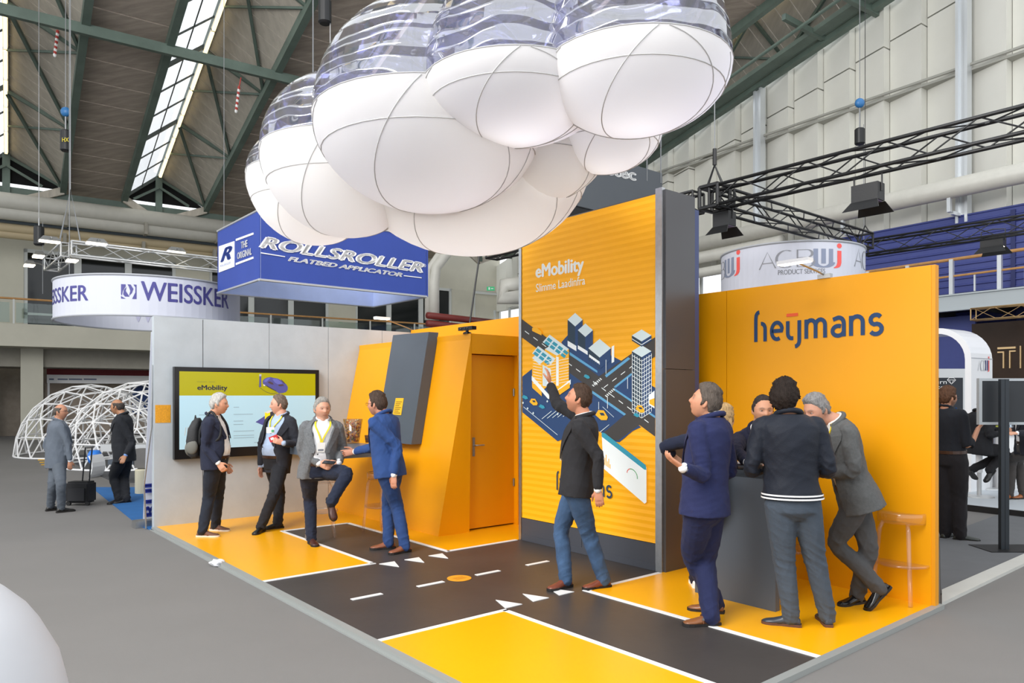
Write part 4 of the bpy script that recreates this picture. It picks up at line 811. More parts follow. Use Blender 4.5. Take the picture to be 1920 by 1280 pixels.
# ------------------------------------------------ ring signs
signw = mat('white_sign_fabric', '#cfd2de', .7, var=.01); rimm = mat('grey_rim', '#a9acb2', .5); ink = mat('violet_ink', '#4c4a8e', .6); ink2 = mat('pale_violet_ink', '#b9b9d2', .7)
def ringsign(label, px, Y, R, z0, z1):
    c = P(px, 0, Y); c.z = 0; o = T('ring_sign', label, 'sign', Vector((c.x, c.y, z0)), 'round hanging fabric signs'); n = 72
    out = lambda t, r, z: c + Vector((math.cos(t) * r, math.sin(t) * r, z))
    b = MB(); b.ring([[out(2 * PI * i / n, r, z) for i in range(n)] for r, z in ((R, z0), (R, z1), (R - .02, z1), (R - .02, z0), (R, z0))], False); ob('fabric_band', b, signw, o, smooth=False)
    for z in (z0, z1): b = MB(); b.tube([out(2 * PI * i / n, R, z) for i in range(n + 1)], .022, 6, False); ob('rim', b, rimm, o)
    def hit(px_):
        d = P(px_, CY, 1) - Vector((0, 0, HC)); A = d.x ** 2 + d.y ** 2; B = -2 * (d.x * c.x + d.y * c.y); C_ = c.x ** 2 + c.y ** 2 - R * R; D = B * B - 4 * A * C_
        t = (-B - math.sqrt(max(D, 0))) / 2 / A; q = d * t - c; return math.atan2(q.y, q.x), t * 1.0
    def word(s, x0, x1, y0, y1, mt, bold=0, inner=False, name='lettering', **k):
        a0, t0 = hit(x0); a1, t1 = hit(x1)
        if a1 < a0: a1 += 2 * PI
        tm = (t0 + t1) / 2; zb = HC - (y1 - CY) / F * tm; zt = HC - (y0 - CY) / F * tm
        mp = lambda x, y: out(a0 + (a1 - a0) * x, R + .004, zb + (zt - zb) * y)
        if callable(s): s(mp, mt, o)
        else: ob(name, text_mesh(s, mp, mt, bold=bold, **k), None, o)
    return o, word, out, hit
ws, word, out, hit = ringsign('white ring sign with violet lettering hanging at the left', 283, 14.6, 1.66, 3.18, 3.90)
word('WEISSKER', 265, 428, 537, 571, ink, .02); word('WEISSKER', 2, 165, 0, 0, ink) if 0 else None
a1, t1 = hit(165); dl = (hit(428)[0] - hit(265)[0]); dl = dl if dl > 0 else dl + 2 * PI; zt_ = HC - (534 - CY) / F * t1; zb_ = HC - (563 - CY) / F * t1; ob('lettering', text_mesh('WEISSKER', lambda x, y: out(a1 - dl * (1 - x), 1.664, zb_ + (zt_ - zb_) * y), ink, bold=.02), None, ws)
def emblem(mp, mt, o):
    b = MB()
    for poly in ([(0, 1), (.30, 1), (.30, .85), (.12, .55), (.05, .2), (0, .3)], [(.42, 1), (.62, 1), (.80, .70), (.70, .40), (.52, .2), (.60, .55), (.50, .85)], [(.80, 1), (1, 1), (1, 0), (.72, 0), (.92, .45), (.93, .8)], [(0, .18), (.30, 0), (0, 0)], [(.14, .30), (.25, .15), (.55, .15), (.30, .55), (.36, .82), (.18, .6)]):
        b.add([mp(x, y) for x, y in poly], [tuple(range(len(poly)))])
    ob('emblem', b, mt, o)
word(emblem, 227, 256, 533, 560, ink)
tb_ = math.atan2(1, .1); ob('inner_lettering', text_mesh('WEISSKER', lambda x, y: out(2.25 - x * 1.1, 1.63, 3.36 + y * .33), ink2, bold=.015), None, ws)
for px in (130, 420):
    a_, t_ = hit(px); b = MB(); b.tube([out(a_, 1.66, 3.9), out(a_, 1.66, 11.5)], .006, 5); ob('wire', b, steel, ws)
acs, word, out, hit = ringsign('white ring sign with grey letters and a red figure behind the yellow wall', 1483, 14.2, 1.30, 3.1, 4.48)
grl = mat('grey_thin_letter', '#8d8f96', .6); sl = mat('slate_letter', '#8891a8', .6); rdl = mat('red_letter', '#f2605a', .6)
def acb(mp, mt, o):
    b = MB(); m2 = lambda x, y: mp(x, y); w = .035
    ribbon(b, [(0, .05), (.10, .95), (.20, .05)], w * .5, m2); ribbon(b, [(.04, .35), (.16, .35)], .05, m2)
    ribbon(b, arc(.32, .5, .11, .46, 60, 300, 16), .03, m2); ribbon(b, [(.45, .04), (.45, .96)], .018, m2); ribbon(b, [(.45, .94)] + arc(.56, .74, .06, .20, 90, -90, 8) + [(.45, .54)], .03, m2); ribbon(b, [(.45, .54)] + arc(.56, .29, .08, .25, 90, -90, 8) + [(.45, .05)], .03, m2)
    ob('lettering', b, grl, o)
    b = MB()
    for x in (.66, .755, .85): ribbon(b, [(x, .98), (x, .2)], .055, m2)
    ribbon(b, arc(.755, .28, .11, .26, 180, 360, 12), .08, m2); ob('lettering', b, sl, o)
    b = MB(); ribbon(b, [(.965, .90), (.965, .25)] + arc(.90, .22, .06, .22, 0, -100, 8), .06, m2); ob('lettering', b, rdl, o)
    b = MB(); b.add([m2(.965 + .035 * math.cos(t), 1.16 + .13 * math.sin(t)) for t in np.linspace(0, 2 * PI, 17)[:-1]], [tuple(range(16))]); ob('dot', b, rdl, o)
word(acb, 1424, 1578, 470, 505, grl); word('PRODUCT SERVICES', 1459, 1547, 505, 514, grl, .01)
a1, t1 = hit(1388); dl = hit(1578)[0] - hit(1424)[0]; dl = dl if dl > 0 else dl + 2 * PI
acb(lambda x, y: out(a1 - dl * (1 - x), 1.304, HC - (514 - CY) / F * t1 + y * .36), grl, acs); acb(lambda x, y: out(hit(1602)[0] + dl * x, 1.304, HC - (510 - CY) / F * t1 + y * .36), grl, acs)
# ------------------------------------------------ blue box sign
bfm = mat('royal_blue_fabric', '#2e479c', .6, var=.04, vscale=3, bump=.1, bscale=3, stretch=(1, 1, .3)); bin_ = mat('blue_fabric_back', '#b9c8ee', .7, var=.05)  # light blue lining, made paler to carry the lit inside of the sign
Q0 = P(486, 524, 12.0); zb_ = Q0.z; zt_ = P(486, 393, 12.0).z; LF, LB = 3.25, 2.05
bs = T('box_sign', 'hanging square blue fabric sign with white lettering behind the cloud', 'sign', Q0, 'square hanging signs')
def side(p, d, L, out_, txt):
    b = MB(); b.box(Vector((p.x, p.y, zb_)), d * L, out_ * -.02, UP * (zt_ - zb_)); o = ob('fabric_panel', b, bfm, bs)
    b = MB(); b.box(Vector((p.x, p.y, zb_)) - out_ * .022, d * L, out_ * -.004, UP * (zt_ - zb_)); ob('lining', b, bin_, o, loc=(0, 0, 0)); return o
Qz = Vector((Q0.x, Q0.y, 0)); side(Qz + SA * .03, SA, LF, SB, 1); side(Qz, -SB, LB, -SA, 0); side(Qz - SB * LB, SA, LF, -SB, 0); side(Qz + SA * LF, -SB, LB, SA, 0)
for z in (zb_, zt_):
    for (p, d, L) in ((Qz, SA, LF), (Qz, -SB, LB), (Qz - SB * LB, SA, LF), (Qz + SA * LF, -SB, LB)): b = MB(); p_ = Vector((p.x, p.y, z)); b.tube([p_, p_ + d * L], .022, 6); ob('frame_tube', b, silver, bs)
def wp(px, py, pl='f'):
    r = P(px, py, 1) - Vector((0, 0, HC))
    if pl == 'f': t = Qz.dot(SB) / r.dot(SB)
    else: t = Qz.dot(SA) / r.dot(SA)
    return r * t + UP * HC
def pix_text(s, a, b_, c, mt, n, par, bold=0, shear=0, off=.012):   # a lower-left, b lower-right, c upper-left on the sign's plane
    ob('lettering', text_mesh(s, quadmap(a, b_ - a, c - a, n, off), mt, bold=bold, shear=shear), None, par)
pix_text('ROLLSROLLER', wp(488, 464), wp(790, 511), wp(492, 443), white, SB, bs, .07, .25); pix_text('FLATBED APPLICATOR', wp(540, 489), wp(752, 519), wp(542, 481), white, SB, bs, .05, .25)
pix_text('\u00ae', wp(792, 500), wp(798, 501), wp(792, 494), white, SB, bs)
b = MB(); b.prism([wp(489, 473), wp(534, 480.5), wp(534, 482), wp(489, 475)], SB * .012); b.prism([wp(757, 516), wp(790, 520), wp(790, 521.5), wp(757, 517.5)], SB * .012); ob('rule_lines', b, white, bs)
b = MB(); b.prism([wp(411, 462, 'l'), wp(440, 452, 'l'), wp(440, 500, 'l'), wp(411, 511, 'l')], -SA * .01); ob('logo_square', b, white, bs)
bi = mat('sign_ink_blue', '#27449a', .6); pix_text('R', wp(416, 491, 'l'), wp(433, 485, 'l'), wp(419, 467, 'l'), bi, -SA, bs, .05, .25, .014); pix_text('ROLLSROLLER', wp(414, 501, 'l'), wp(434, 494, 'l'), wp(414, 497, 'l'), mat('faint_ink', '#a9b6dc', .6), -SA, bs, 0, 0, .014)
pix_text('THE', wp(453, 466, 'l'), wp(465, 462, 'l'), wp(453, 454, 'l'), white, -SA, bs, .03); pix_text('ORIGINAL', wp(446, 486, 'l'), wp(473, 477, 'l'), wp(446, 474, 'l'), white, -SA, bs, .03)
for (y0_, y1_) in ((452, 440), (497, 485)): b = MB(); b.prism([wp(443, y0_, 'l'), wp(475.5, y1_, 'l'), wp(475.5, y1_ - 4, 'l'), wp(443, y0_ - 4, 'l')], -SA * .01); ob('rule_bar', b, white, bs)
# ------------------------------------------------ grey box sign behind the tower
g0 = P(1080, 385, 16); gt = P(1080, 276, 16).z; gd_ = mat('slate_sign', '#53585e', .55, var=.04, vscale=.8)
gs_ = T('box_sign', 'hanging slate grey box sign with white letters above the tower', 'sign', g0, 'square hanging signs')
b = MB(); b.box(g0, SA * 2.95, SB * .05 * -1, UP * (gt - g0.z)); ob('side_panel', b, gd_, gs_); b = MB(); b.box(g0, -SB * 2.9, SA * .05, UP * (gt - g0.z)); ob('side_panel', b, gd_, gs_)
b = MB(); b.box(g0 - SB * 2.9, SA * 2.95, SB * .05, UP * (gt - g0.z)); ob('side_panel', b, gd_, gs_); b = MB(); b.box(g0 + SA * 2.9, -SB * 2.9, SA * .05, UP * (gt - g0.z)); ob('side_panel', b, gd_, gs_)
b = MB(); b.box(g0 - SB * 2.9 + SB * .05 + SA * .05, SA * 2.8, SB * 2.75, UP * .03); ob('bottom_panel', b, gd_, gs_)
gp = lambda px, py: (lambda r: r * (g0.dot(SB) / r.dot(SB)) + UP * HC)(P(px, py, 1) - Vector((0, 0, HC)))
ob('lettering', text_mesh('genetec', quadmap(gp(1083, 321), gp(1191, 345) - gp(1083, 321), gp(1083, 297) - gp(1083, 321), SB, .01), white, bold=.05), None, gs_)
for px, py in ((1213, 296), (1239, 300)): p = gp(px, py + 20); b = MB(); b.tube([Vector((p.x, p.y, p.z - .3)), Vector((p.x, p.y, 15))], .015, 5); ob('wire', b, steel, gs_)
# ------------------------------------------------ right-hand background
b = MB(); pts = [G(1766, 1111), G(1766, 1136), G(2050, 998), G(2050, 985)]; b.prism([p for p in pts], UP * .03); ob('floor_ramp', b, mat('pale_ramp', '#c9c9c3', .5, var=.04), None, 'pale metal floor ramp strip running from the yellow wall to the right', 'ramp')
b = MB(); b.prism([G(1762, 1006), G(1764, 1115), G(2050, 990), G(2050, 900), G(1900, 1010)][:4], UP * .012); ob('carpet_area', b, mat('dark_grey_carpet', '#66686b', .85, var=.05), None, 'darker grey carpet area behind the word-mark wall', 'carpet')
pl = T('white_platform', 'low pale platform with black edge under the white stools', 'platform', G(1860, 955))
f0 = G(1760, 951); b = MB(); bx = Vector((f0.x, f0.y, 0)); b.box(bx - HB * 4, HB * 12, HA * 6, UP * .10); ob('deck', b, mat('pale_deck', '#b9c0c6', .5), pl); b = MB(); b.box(bx - HB * 4 - HA * .01, HB * 12, HA * .02, UP * .095); ob('edge', b, black, pl)
ww = mat('glossy_white', '#f0f1f3', .25, coat=.3)
pc = G(1821, 922, .1); pt = T('white_portal', 'white rounded portal frame with a small logo on its side', 'portal', pc)
H_ = 2.86; R_ = .58; th = .10; W_ = 3.2; prof = [(0, 0), (0, H_ - R_)] + [(-R_ + R_ * math.cos(t), H_ - R_ + R_ * math.sin(t)) for t in np.linspace(0, PI / 2, 9)[1:]] + [(-W_ + R_, H_)] + [(-W_ + R_ - R_ * math.sin(t), H_ - R_ + R_ * math.cos(t)) for t in np.linspace(0, PI / 2, 9)[1:]] + [(-W_, 0)]
ri = R_ - th; pin = [(-th, 0), (-th, H_ - R_)] + [(-R_ + ri * math.cos(t), H_ - R_ + ri * math.sin(t)) for t in np.linspace(0, PI / 2, 9)[1:]] + [(-W_ + R_, H_ - th)] + [(-W_ + R_ - ri * math.sin(t), H_ - R_ + ri * math.cos(t)) for t in np.linspace(0, PI / 2, 9)[1:]] + [(-W_ + th, 0)]
b = MB(); fr = lambda u, h, d: pc + HB * u + HA * d + UP * h; D_ = .80
b.ring([[fr(*p, 0) for p in prof], [fr(*p, D_) for p in prof], [fr(*p, D_) for p in pin], [fr(*p, 0) for p in pin], [fr(*p, 0) for p in prof]], False, False); ob('portal_frame', b, ww, pt)
b = MB(); b.box(fr(.002, H_ - R_ + .02, 0), HA * D_, HB * .003, UP * .012); ob('joint', b, rimm, pt)
lo_ = fr(.006, 2.08, .24)
def acb2(x, y): return lo_ + HA * (x * .42) + UP * (y * .20)
b = MB(); ribbon(b, [(0, .05), (.12, .95), (.24, .05)], .03, acb2); ribbon(b, arc(.36, .5, .12, .46, 60, 300, 10), .03, acb2); ribbon(b, [(.5, .04), (.5, .96)] + arc(.56, .5, .1, .46, 90, -90, 8), .03, acb2); ob('lettering', b, grl, pt)
b = MB(); ribbon(b, [(.70, 1), (.70, .1), (.86, .1), (.86, 1)], .08, acb2); ob('lettering', b, mat('dark_blue_letter', '#3a3a72', .6), pt); b = MB(); ribbon(b, [(.98, 1), (.98, .05), (.86, .0)], .08, acb2); b.add([acb2(.94, 1.15), acb2(1.02, 1.15), acb2(1.02, 1.35), acb2(.94, 1.35)], [(0, 1, 2, 3)]); ob('lettering', b, rdl, pt)
# poster case
p0 = P(1738, 870, 14.2); ps = T('poster_case', 'silver poster case with black poster and white diamond mark', 'poster', p0)
def pp(px, py, off=0): q = P(px, py, 14.2 - off); return q
b = MB(); a_, c_ = pp(1700, 960), pp(1812, 691); b.box(Vector((a_.x, a_.y, .1)), (c_.x - a_.x, 0, 0), (0, .12, 0), UP * (c_.z - .1)); ob('frame', b, silver, ps)
b = MB(); a_, c_ = pp(1704, 940, .01), pp(1805, 708, .01); b.box(Vector((a_.x, a_.y, a_.z if a_.z > .15 else .15)), (c_.x - a_.x, 0, 0), (0, -.01, 0), UP * (c_.z - max(a_.z, .15))); ob('poster', b, mat('poster_black', '#1c222b', .5), ps)
def pw(s, x0, x1, y0, y1, mt, bold=.03): q = pp(x0, y1, .03); ob('lettering', text_mesh(s, quadmap(q, pp(x1, y1, .03) - q, pp(x0, y0, .03) - q, (0, -1, 0), .0), mt, bold=bold), None, ps)
pw('burn', 1742, 1776, 711 + 1, 721, white) if 0 else None
pw('burn', 1746, 1775, 712, 719.5, white, 0); pw('becom', 1742, 1782, 722, 728.5, white, 0); pw('metbv', 1757, 1768, 699, 702, grl, 0) if 0 else None
b = MB(); dm = [(1776, 712), (1780, 708), (1788, 708), (1792, 712), (1784, 720)]
ribbon(b, dm + [dm[0]], 1.0, lambda x, y: pp(x, y, .03)); ribbon(b, [dm[0], dm[3]], .8, lambda x, y: pp(x, y, .03)); ribbon(b, [(1780, 712), (1784, 720), (1788, 712)], .8, lambda x, y: pp(x, y, .03)); ob('diamond_mark', b, white, ps)
# sign stand with the back of a screen
sp0 = G(1882, 1032); ss = T('screen_stand', 'black twin-post floor stand holding a silver framed dark screen', 'stand', sp0)
for d in (-.024, .024): b = MB(); b.boxc(sp0 + Vector((d, 0, .98)), .044, .05, 1.93); ob('post', b, mat('graphite_post', '#2c3238', .4, .3), ss)
b = MB(); b.boxc(sp0 + Vector((.1, .05, .01)), .68, .42, .018); ob('base_plate', b, black, ss)
b = MB(); a_, c_ = P(1836, 796, 8.46), P(1965, 709, 8.46)
for (x0, x1, z0, z1) in ((a_.x, c_.x, a_.z, a_.z + .03), (a_.x, c_.x, c_.z - .03, c_.z), (a_.x, a_.x + .035, a_.z + .03, c_.z - .03), (c_.x - .035, c_.x, a_.z + .03, c_.z - .03)): b.box((x0, 8.46, z0), (x1 - x0, 0, 0), (0, .05, 0), (0, 0, z1 - z0))
ob('frame', b, mat('pale_grey_frame', '#a9b0b5', .5), ss); b = MB(); b.box((a_.x + .03, 8.465, a_.z + .03), (c_.x - a_.x - .06, 0, 0), (0, .03, 0), (0, 0, c_.z - a_.z - .06)); ob('screen_back', b, mat('screen_back', '#24282d', .5), ss)
# white stools and counter
def wstool(label, base):
    o = T('white_stool', label, 'stool', base, 'white swivel bar stools'); b = MB(); b.lathe(base, [(.22, 0), (.21, .015), (.03, .03)], 24); ob('base', b, silver, o); b = MB(); b.tube([base + UP * .02, base + UP * .42], .035, 12); ob('column', b, silver, o); b = MB(); b.tube([base + UP * .40, base + UP * .72], .05, 12); ob('sleeve', b, ww, o)
    rs = []
    for (x, z, w) in ((-.24, .80, .12), (-.22, .76, .17), (-.1, .735, .2), (.1, .73, .2), (.2, .72, .17), (.25, .715, .1)): rs.append([base + HB * 0 + Vector((x, -w, z)), base + Vector((x, w, z)), base + Vector((x, w, z + .035)), base + Vector((x, -w, z + .035))])
    b = MB(); b.ring(rs); ob('seat', b, ww, o)
wstool('white swivel bar stool under the seated man in black', G(1836, 931, .1)); wstool('white swivel bar stool further back under the hanging screen', G(1856, 916, .1))
p = G(1905, 915, .1); b = MB(); b.lathe(p, [(.38, 0), (.34, .5), (.34, .98), (.5, 1.0), (.5, 1.04), (.01, 1.04)], 28); ob('round_counter', b, ww, None, 'round white bar counter behind the screen stand', 'counter', smooth=False)
b = MB(); q = p + Vector((-.25, -.2, 1.04)); b.lathe(q, [(.06, 0), (.09, .03), (.09, .26), (.06, .3), (.02, .31)], 18); ob('water_jug', b, clear_mat('jug_plastic', '#c9d4e2', .3), None, 'pale translucent jug standing on the round white counter', 'jug', smooth=True)
b = MB(); b.boxc(p + Vector((-.38, -.1, 1.08)), .06, .06, .09); ob('small_box', b, mat('lime_pack', '#9aa23a', .6), None, 'small olive green box beside the jug on the white counter', 'box')
# gold truss over the bronze backdrop
gt0, gt1 = z_at(1825, 590, UG - 3.4), z_at(1960, 572, UG - 3.4); goldt = mat('warm_truss', '#c9a878', .35, .6)  # gold is the truss's own colour
truss('lighting_truss', 'gold truss below the right gallery over the bronze backdrop', H(UG - 3.4, gt0[0], gt0[1]), H(UG - 3.4, gt1[0] + 1, gt0[1]), .3, goldt, r=.02)
# ------------------------------------------------ left-hand background
b = MB(); b.prism([G(172, 914), G(330, 914), G(330, 1010), G(262, 987)], UP * .012); ob('carpet_area', b, mat('blue_carpet', '#1f5f9c', .9, var=.08, bump=.1, bscale=200), None, 'bright blue carpet patch behind the grey wall', 'carpet')
bb = G(268, 987); bb.z = 0; bn = T('roll_up_banner', 'white roll-up banner with blue letters leaning behind the grey wall', 'banner', bb)
bd_ = (SA * .9 + SB * -.1).normalized(); top = P(283, 622, bb.y + .25); b = MB(); b.prism([bb + UP * .1, bb + bd_ * .85 + UP * .1, Vector((top.x, top.y, top.z)) + bd_ * .85, top], SB * .01); ob('banner_sheet', b, signw, bn)
b = MB(); b.box(bb - bd_ * .12 - SB * .1, bd_ * .98, SB * .2, UP * .09); ob('cassette', b, alu, bn)
ob('lettering', text_mesh('RUI', lambda x, y: bb + bd_ * (.02 + .13 * (1 - y)) + UP * (.14 + .42 * x) + SB * .016 + (top - bb) * 0, mat('royal_ink', '#2b3a9a', .6), bold=.04), None, bn)
gb = bb - SA * .02 + SB * .25 ; b = MB(); b.tube([gb + UP * .01, P(270, 910, gb.y), P(284, 800, gb.y), P(286, 684, gb.y)], .012, 6); ob('banner_pole', b, alu, None, 'thin bowed silver pole standing at the left end of the grey wall', 'pole')
# geodesic frame
def dome(label, c, R, h, sx=1.0):
    o = T('geodesic_frame', label, 'climbing frame', c, 'white geodesic frames'); bm = bmesh.new(); bmesh.ops.create_icosphere(bm, subdivisions=3, radius=1); es = set()
    for e in bm.edges:
        a_, b_ = e.verts[0].co, e.verts[1].co
        if a_.z > -.12 and b_.z > -.12: es.add((tuple(a_), tuple(b_)))
    for a_, b_ in sorted(es):
        q = MB(); f_ = lambda v: c + Vector((v[0] * R * sx, v[1] * R, max(v[2], 0) * h + .03)); q.tube([f_(a_), f_(b_)], .02, 5); ob('strut', q, white, o)
    b_ = MB(); b_.tube([c + Vector((R * sx * math.cos(t), R * math.sin(t), .03)) for t in np.linspace(0, 2 * PI, 25)], .028, 5, False); ob('base_ring', b_, white, o); bm.free()
dome('white tubular geodesic frame, the left one of two domes', G(170, 851.5), 1.92, 2.05, 1.0); dome('white tubular geodesic frame, the right one touching the grey wall', P(280, 0, 18.9) * 1 - UP * (P(280, 0, 18.9).z), 2.0, 2.1, 1.0)
# booth under the left gallery
VB = VW - 1.4
def bpt(px, py): r = P(px, py, 1) - Vector((0, 0, HC)); t = VB / r.dot(HB); q = r * t + UP * HC; return q.dot(HA), q.z
ua, za = bpt(88, 704); ub_, _ = bpt(330, 704); bt_ = T('exhibition_booth', 'brown booth with white name board under the left gallery', 'booth', H(ua, VB, 0))
zz = bpt(88, 718)[1]; zt2 = bpt(88, 702)[1]; zr2 = bpt(88, 682)[1]
b = MB(); b.box(H(ua, VB, zz), HA * 12, HB * -.1, UP * (zt2 - zz)); nb = ob('name_board', b, white, bt_)
b = MB()
for xa, xb in ((92, 101), (108, 127), (129, 154), (157, 181)): u0_, z0_ = bpt(xa, 712); u1_, _z = bpt(xb, 712); b.box(H(u0_, VB + .01, z0_), HA * (u1_ - u0_), HB * .01, UP * .06)
ob('print_lines', b, mat('navy_ink', '#6c7690', .6), nb, loc=(0, 0, 0))
b = MB(); b.box(H(ua, VB - 1.6, 0), HA * 12, HB * .1, UP * zz); ob('rear_wall', b, mat('booth_taupe', '#b0a294', .8, var=.1), bt_)
for du in (0.02, 3.1): b = MB(); b.box(H(ua + du, VB - .1, 0), HA * .08, HB * .08, UP * zz); ob('post', b, white, bt_)
b = MB(); b.box(H(ua, VB - .3, zt2), HA * 12, HB * .1, UP * (zr2 - zt2)); ob('red_panel', b, mat('dark_red_panel', '#7c2028', .6), bt_); b = MB(); b.box(H(ua + 3.4, VB - 1.4, .9), HA * 1.6, HB * .06, UP * 1.9); ob('blue_poster', b, mat('deep_blue_poster', '#1f3f7c', .5), bt_)
# machine and furniture before the domes
mp_ = G(245, 905); mc = T('display_machine', 'silver display machine with flat top next to the grey wall', 'machine', mp_)
b = MB(); q = P(243, 838, mp_.y); 
for (dx, dz, w, h, mt_, nm) in ((0, 0, .9, .14, silver, 'top_box'), (.1, -.16, .7, .06, alu, 'rail'), (-.05, -.28, .5, .1, darkpanel, 'drive_unit')): b = MB(); b.boxc(q + Vector((dx, 0, dz)), w, .5, h); ob(nm, b, mt_, mc)
for dx in (-.35, .35): b = MB(); b.box((q.x + dx, q.y, 0), (.05, 0, 0), (0, .05, 0), (0, 0, q.z - .05)); ob('leg', b, alu, mc)
p = G(268, 925); b = MB(); b.lathe(p, [(.13, 0), (.13, .42), (.12, .44)], 20); ob('pedestal', b, mat('cream_pedestal', '#cfc8ae', .6), None, 'cream cylinder pedestal beside the banner', 'pedestal', smooth=False)
b = MB(); q = p + UP * .46 + Vector((0, .1, .0)); b.boxc(q + UP * .17, .3, .22, .34); ob('storage_box', b, mat('grey_box', '#6a6866', .7, var=.1), None, 'dark grey box standing on the cream pedestal', 'box')
p = G(168, 885); b = MB(); b.lathe(p + UP * .35, [(.10, 0), (.16, .04), (.16, .2), (.1, .24)], 16, ax=Vector((1, 0, 0)).normalized()); ob('blue_drum', b, mat('bright_blue', '#2f7fe0', .4), None, 'bright blue drum inside the white frame between two men', 'drum', smooth=True)
b = MB(); rs = []
for t in np.linspace(-1.3, .6, 10): c_ = P(178, 870, p.y - 1.0) + Vector((.42 * math.cos(t) - .35, 0, .42 * math.sin(t) - .05)); rs.append([c_ + Vector((0, -.25, 0)), c_ + Vector((0, .25, 0)), c_ * 1 + Vector((.02, .25, .02)), c_ + Vector((.02, -.25, .02))])
b.ring(rs); ob('curved_chute', b, ww, None, 'curved white plastic chute standing between the two men', 'chute', smooth=False)
# trolley case
tc = G(152, 946); tr = T('trolley_case', 'black wheeled trolley case with raised handle beside the grey suited man', 'suitcase', tc)
b = MB(); b.boxc(tc + UP * .21, .38, .24, .34); me_ = b.mesh('case_body', mat('black_nylon', '#15161a', .7, bump=.1, bscale=90)); bm = bmesh.new(); bm.from_mesh(me_); bmesh.ops.bevel(bm, geom=bm.edges[:], offset=.03, segments=3, affect='EDGES'); bm.to_mesh(me_); bm.free(); ob('case_body', me_, None, tr)
for s_ in (.02, .13): b = MB(); b.tube([tc + Vector((s_, 0, .36)), tc + Vector((s_ + .05, 0, .93))], .011, 6); ob('handle_rail', b, black, tr)
b = MB(); b.tube([tc + Vector((.06, 0, .93)), tc + Vector((.19, 0, .94))], .016, 6); ob('handle_grip', b, alu, tr)
for s_ in (-.15, .15): b = MB(); b.tube([tc + Vector((s_, -.1, .035)), tc + Vector((s_, -.06, .035))], .035, 12); ob('wheel', b, black, tr)
b = MB(); b.boxc(tc + Vector((0, -.13, .18)), .26, .03, .2); ob('front_pocket', b, mat('black_nylon_pocket', '#1d1e23', .7), tr)
# litter and foreground
b = MB(); rnd = random.Random(5); lp = G(407, 1061, 0) + UP * .035; bm = bmesh.new(); bmesh.ops.create_icosphere(bm, subdivisions=3, radius=.055)
for v in bm.verts: v.co *= 1 + .35 * math.sin(v.co.x * 90 + v.co.z * 70) * math.cos(v.co.y * 85); v.co.x *= 1.25; v.co.z *= .6
me_ = bpy.data.meshes.new('crumpled_wrap'); bm.to_mesh(me_); bm.free(); me_.materials.append(mat('crumpled_white', '#e2e4e8', .35)); ob('crumpled_wrap', me_, None, None, 'crumpled white plastic wrap lying at the stand edge', 'litter', loc=lp)
X0 = -1.77; c_ = Vector((X0, 2.2, 0)); b = MB(); b.lathe(c_, [(r_ * .87, z_ - .05 if z_ else 0) for r_, z_ in ((.50, 0), (.46, .5), (.44, .85), (.428, .90), (.407, .98), (.345, 1.09), (.307, 1.14), (.24, 1.20), (.17, 1.25), (.08, 1.28), (.01, 1.285))], 48); ob('covered_table', b, mat('white_stretch_cover', '#cfd1d6', .6, var=.02), None, 'smooth white fabric covered table at the lower left corner', 'table', smooth=True)
# red pipes and machinery left of the tower
for n, (py_, lab) in enumerate(((595, 'upper of two dark red pipes behind the yellow block'), (610, 'lower of two dark red pipes behind the yellow block'))):
    a_, c_ = P(802, py_ - 4, 26), P(932, py_ + 10, 29); b = MB(); b.tube([a_, c_], .12, 10); ob('red_pipe', b, mat('oxide_red_pipe', '#7a2f2a', .5), None, lab, 'pipe', 'dark red pipes', smooth=True)
for n, (x0, y0_, x1, y1_) in enumerate(((815, 560, 818, 520),)):
    pass
b = MB(); b.tube([P(880, 420, 27), P(818, 500, 27), P(814, 530, 27), P(814, 600, 27)], .19, 12); ob('bent_duct', b, pipem, None, 'cream duct bending down right of the blue box sign', 'pipe', smooth=True)
b = MB(); b.tube([P(862, 420, 27), P(803, 505, 27), P(802, 600, 27)], .12, 12); ob('bent_duct', b, pipem, None, 'thin cream duct closest to the blue box sign', 'pipe', smooth=True)
b = MB(); b.tube([P(974, 556, 27), P(940, 558, 27), P(946, 535, 27), P(974, 532, 27)], .28, 12); ob('bent_duct', b, pipem, None, 'fat cream duct bend just left of the tower', 'pipe', smooth=True)
b = MB(); b.tube([P(904, 445, 14), P(893, 520, 14), P(880, 612, 14)], .018, 6); ob('power_cable', b, black, None, 'black cable hanging down to the yellow block', 'cable')
ex = P(920, 541, 30); b = MB(); b.boxc(ex, .32, .05, .16); eo = ob('exit_sign', b, mat('exit_green', '#1f9a62', .5, emit=.5), None, 'small green exit sign on the far wall left of the tower', 'sign'); b = MB(); b.boxc(ex + Vector((-.06, -.03, 0)), .05, .01, .1); b.boxc(ex + Vector((.06, -.03, 0)), .1, .01, .03); ob('pictogram', b, white, eo, loc=(0, 0, 0))

b = MB(); b.prism([G(112, 856), G(300, 842), G(300, 905), G(215, 905)], UP * .01); ob('carpet_area', b, mat('charcoal_carpet', '#4c4d50', .9), None, 'charcoal carpet patch under the white geodesic frames', 'carpet')
for i, lab in enumerate(('upper', 'middle', 'lower')):
    y_ = 862 + i * 4.5; b = MB(); b.prism([G(196 + i * 3 - 125, y_), G(240 - 125, y_ - 2.2), G(240 - 125, y_ - 1), G(196 + i * 3 - 125, y_ + 1.2)], UP * .014); ob('floor_stripe', b, mat('yellow_tape', '#d8a832', .6), None, '%s of three short yellow stripes on the charcoal carpet' % lab, 'stripe', 'yellow floor stripes')
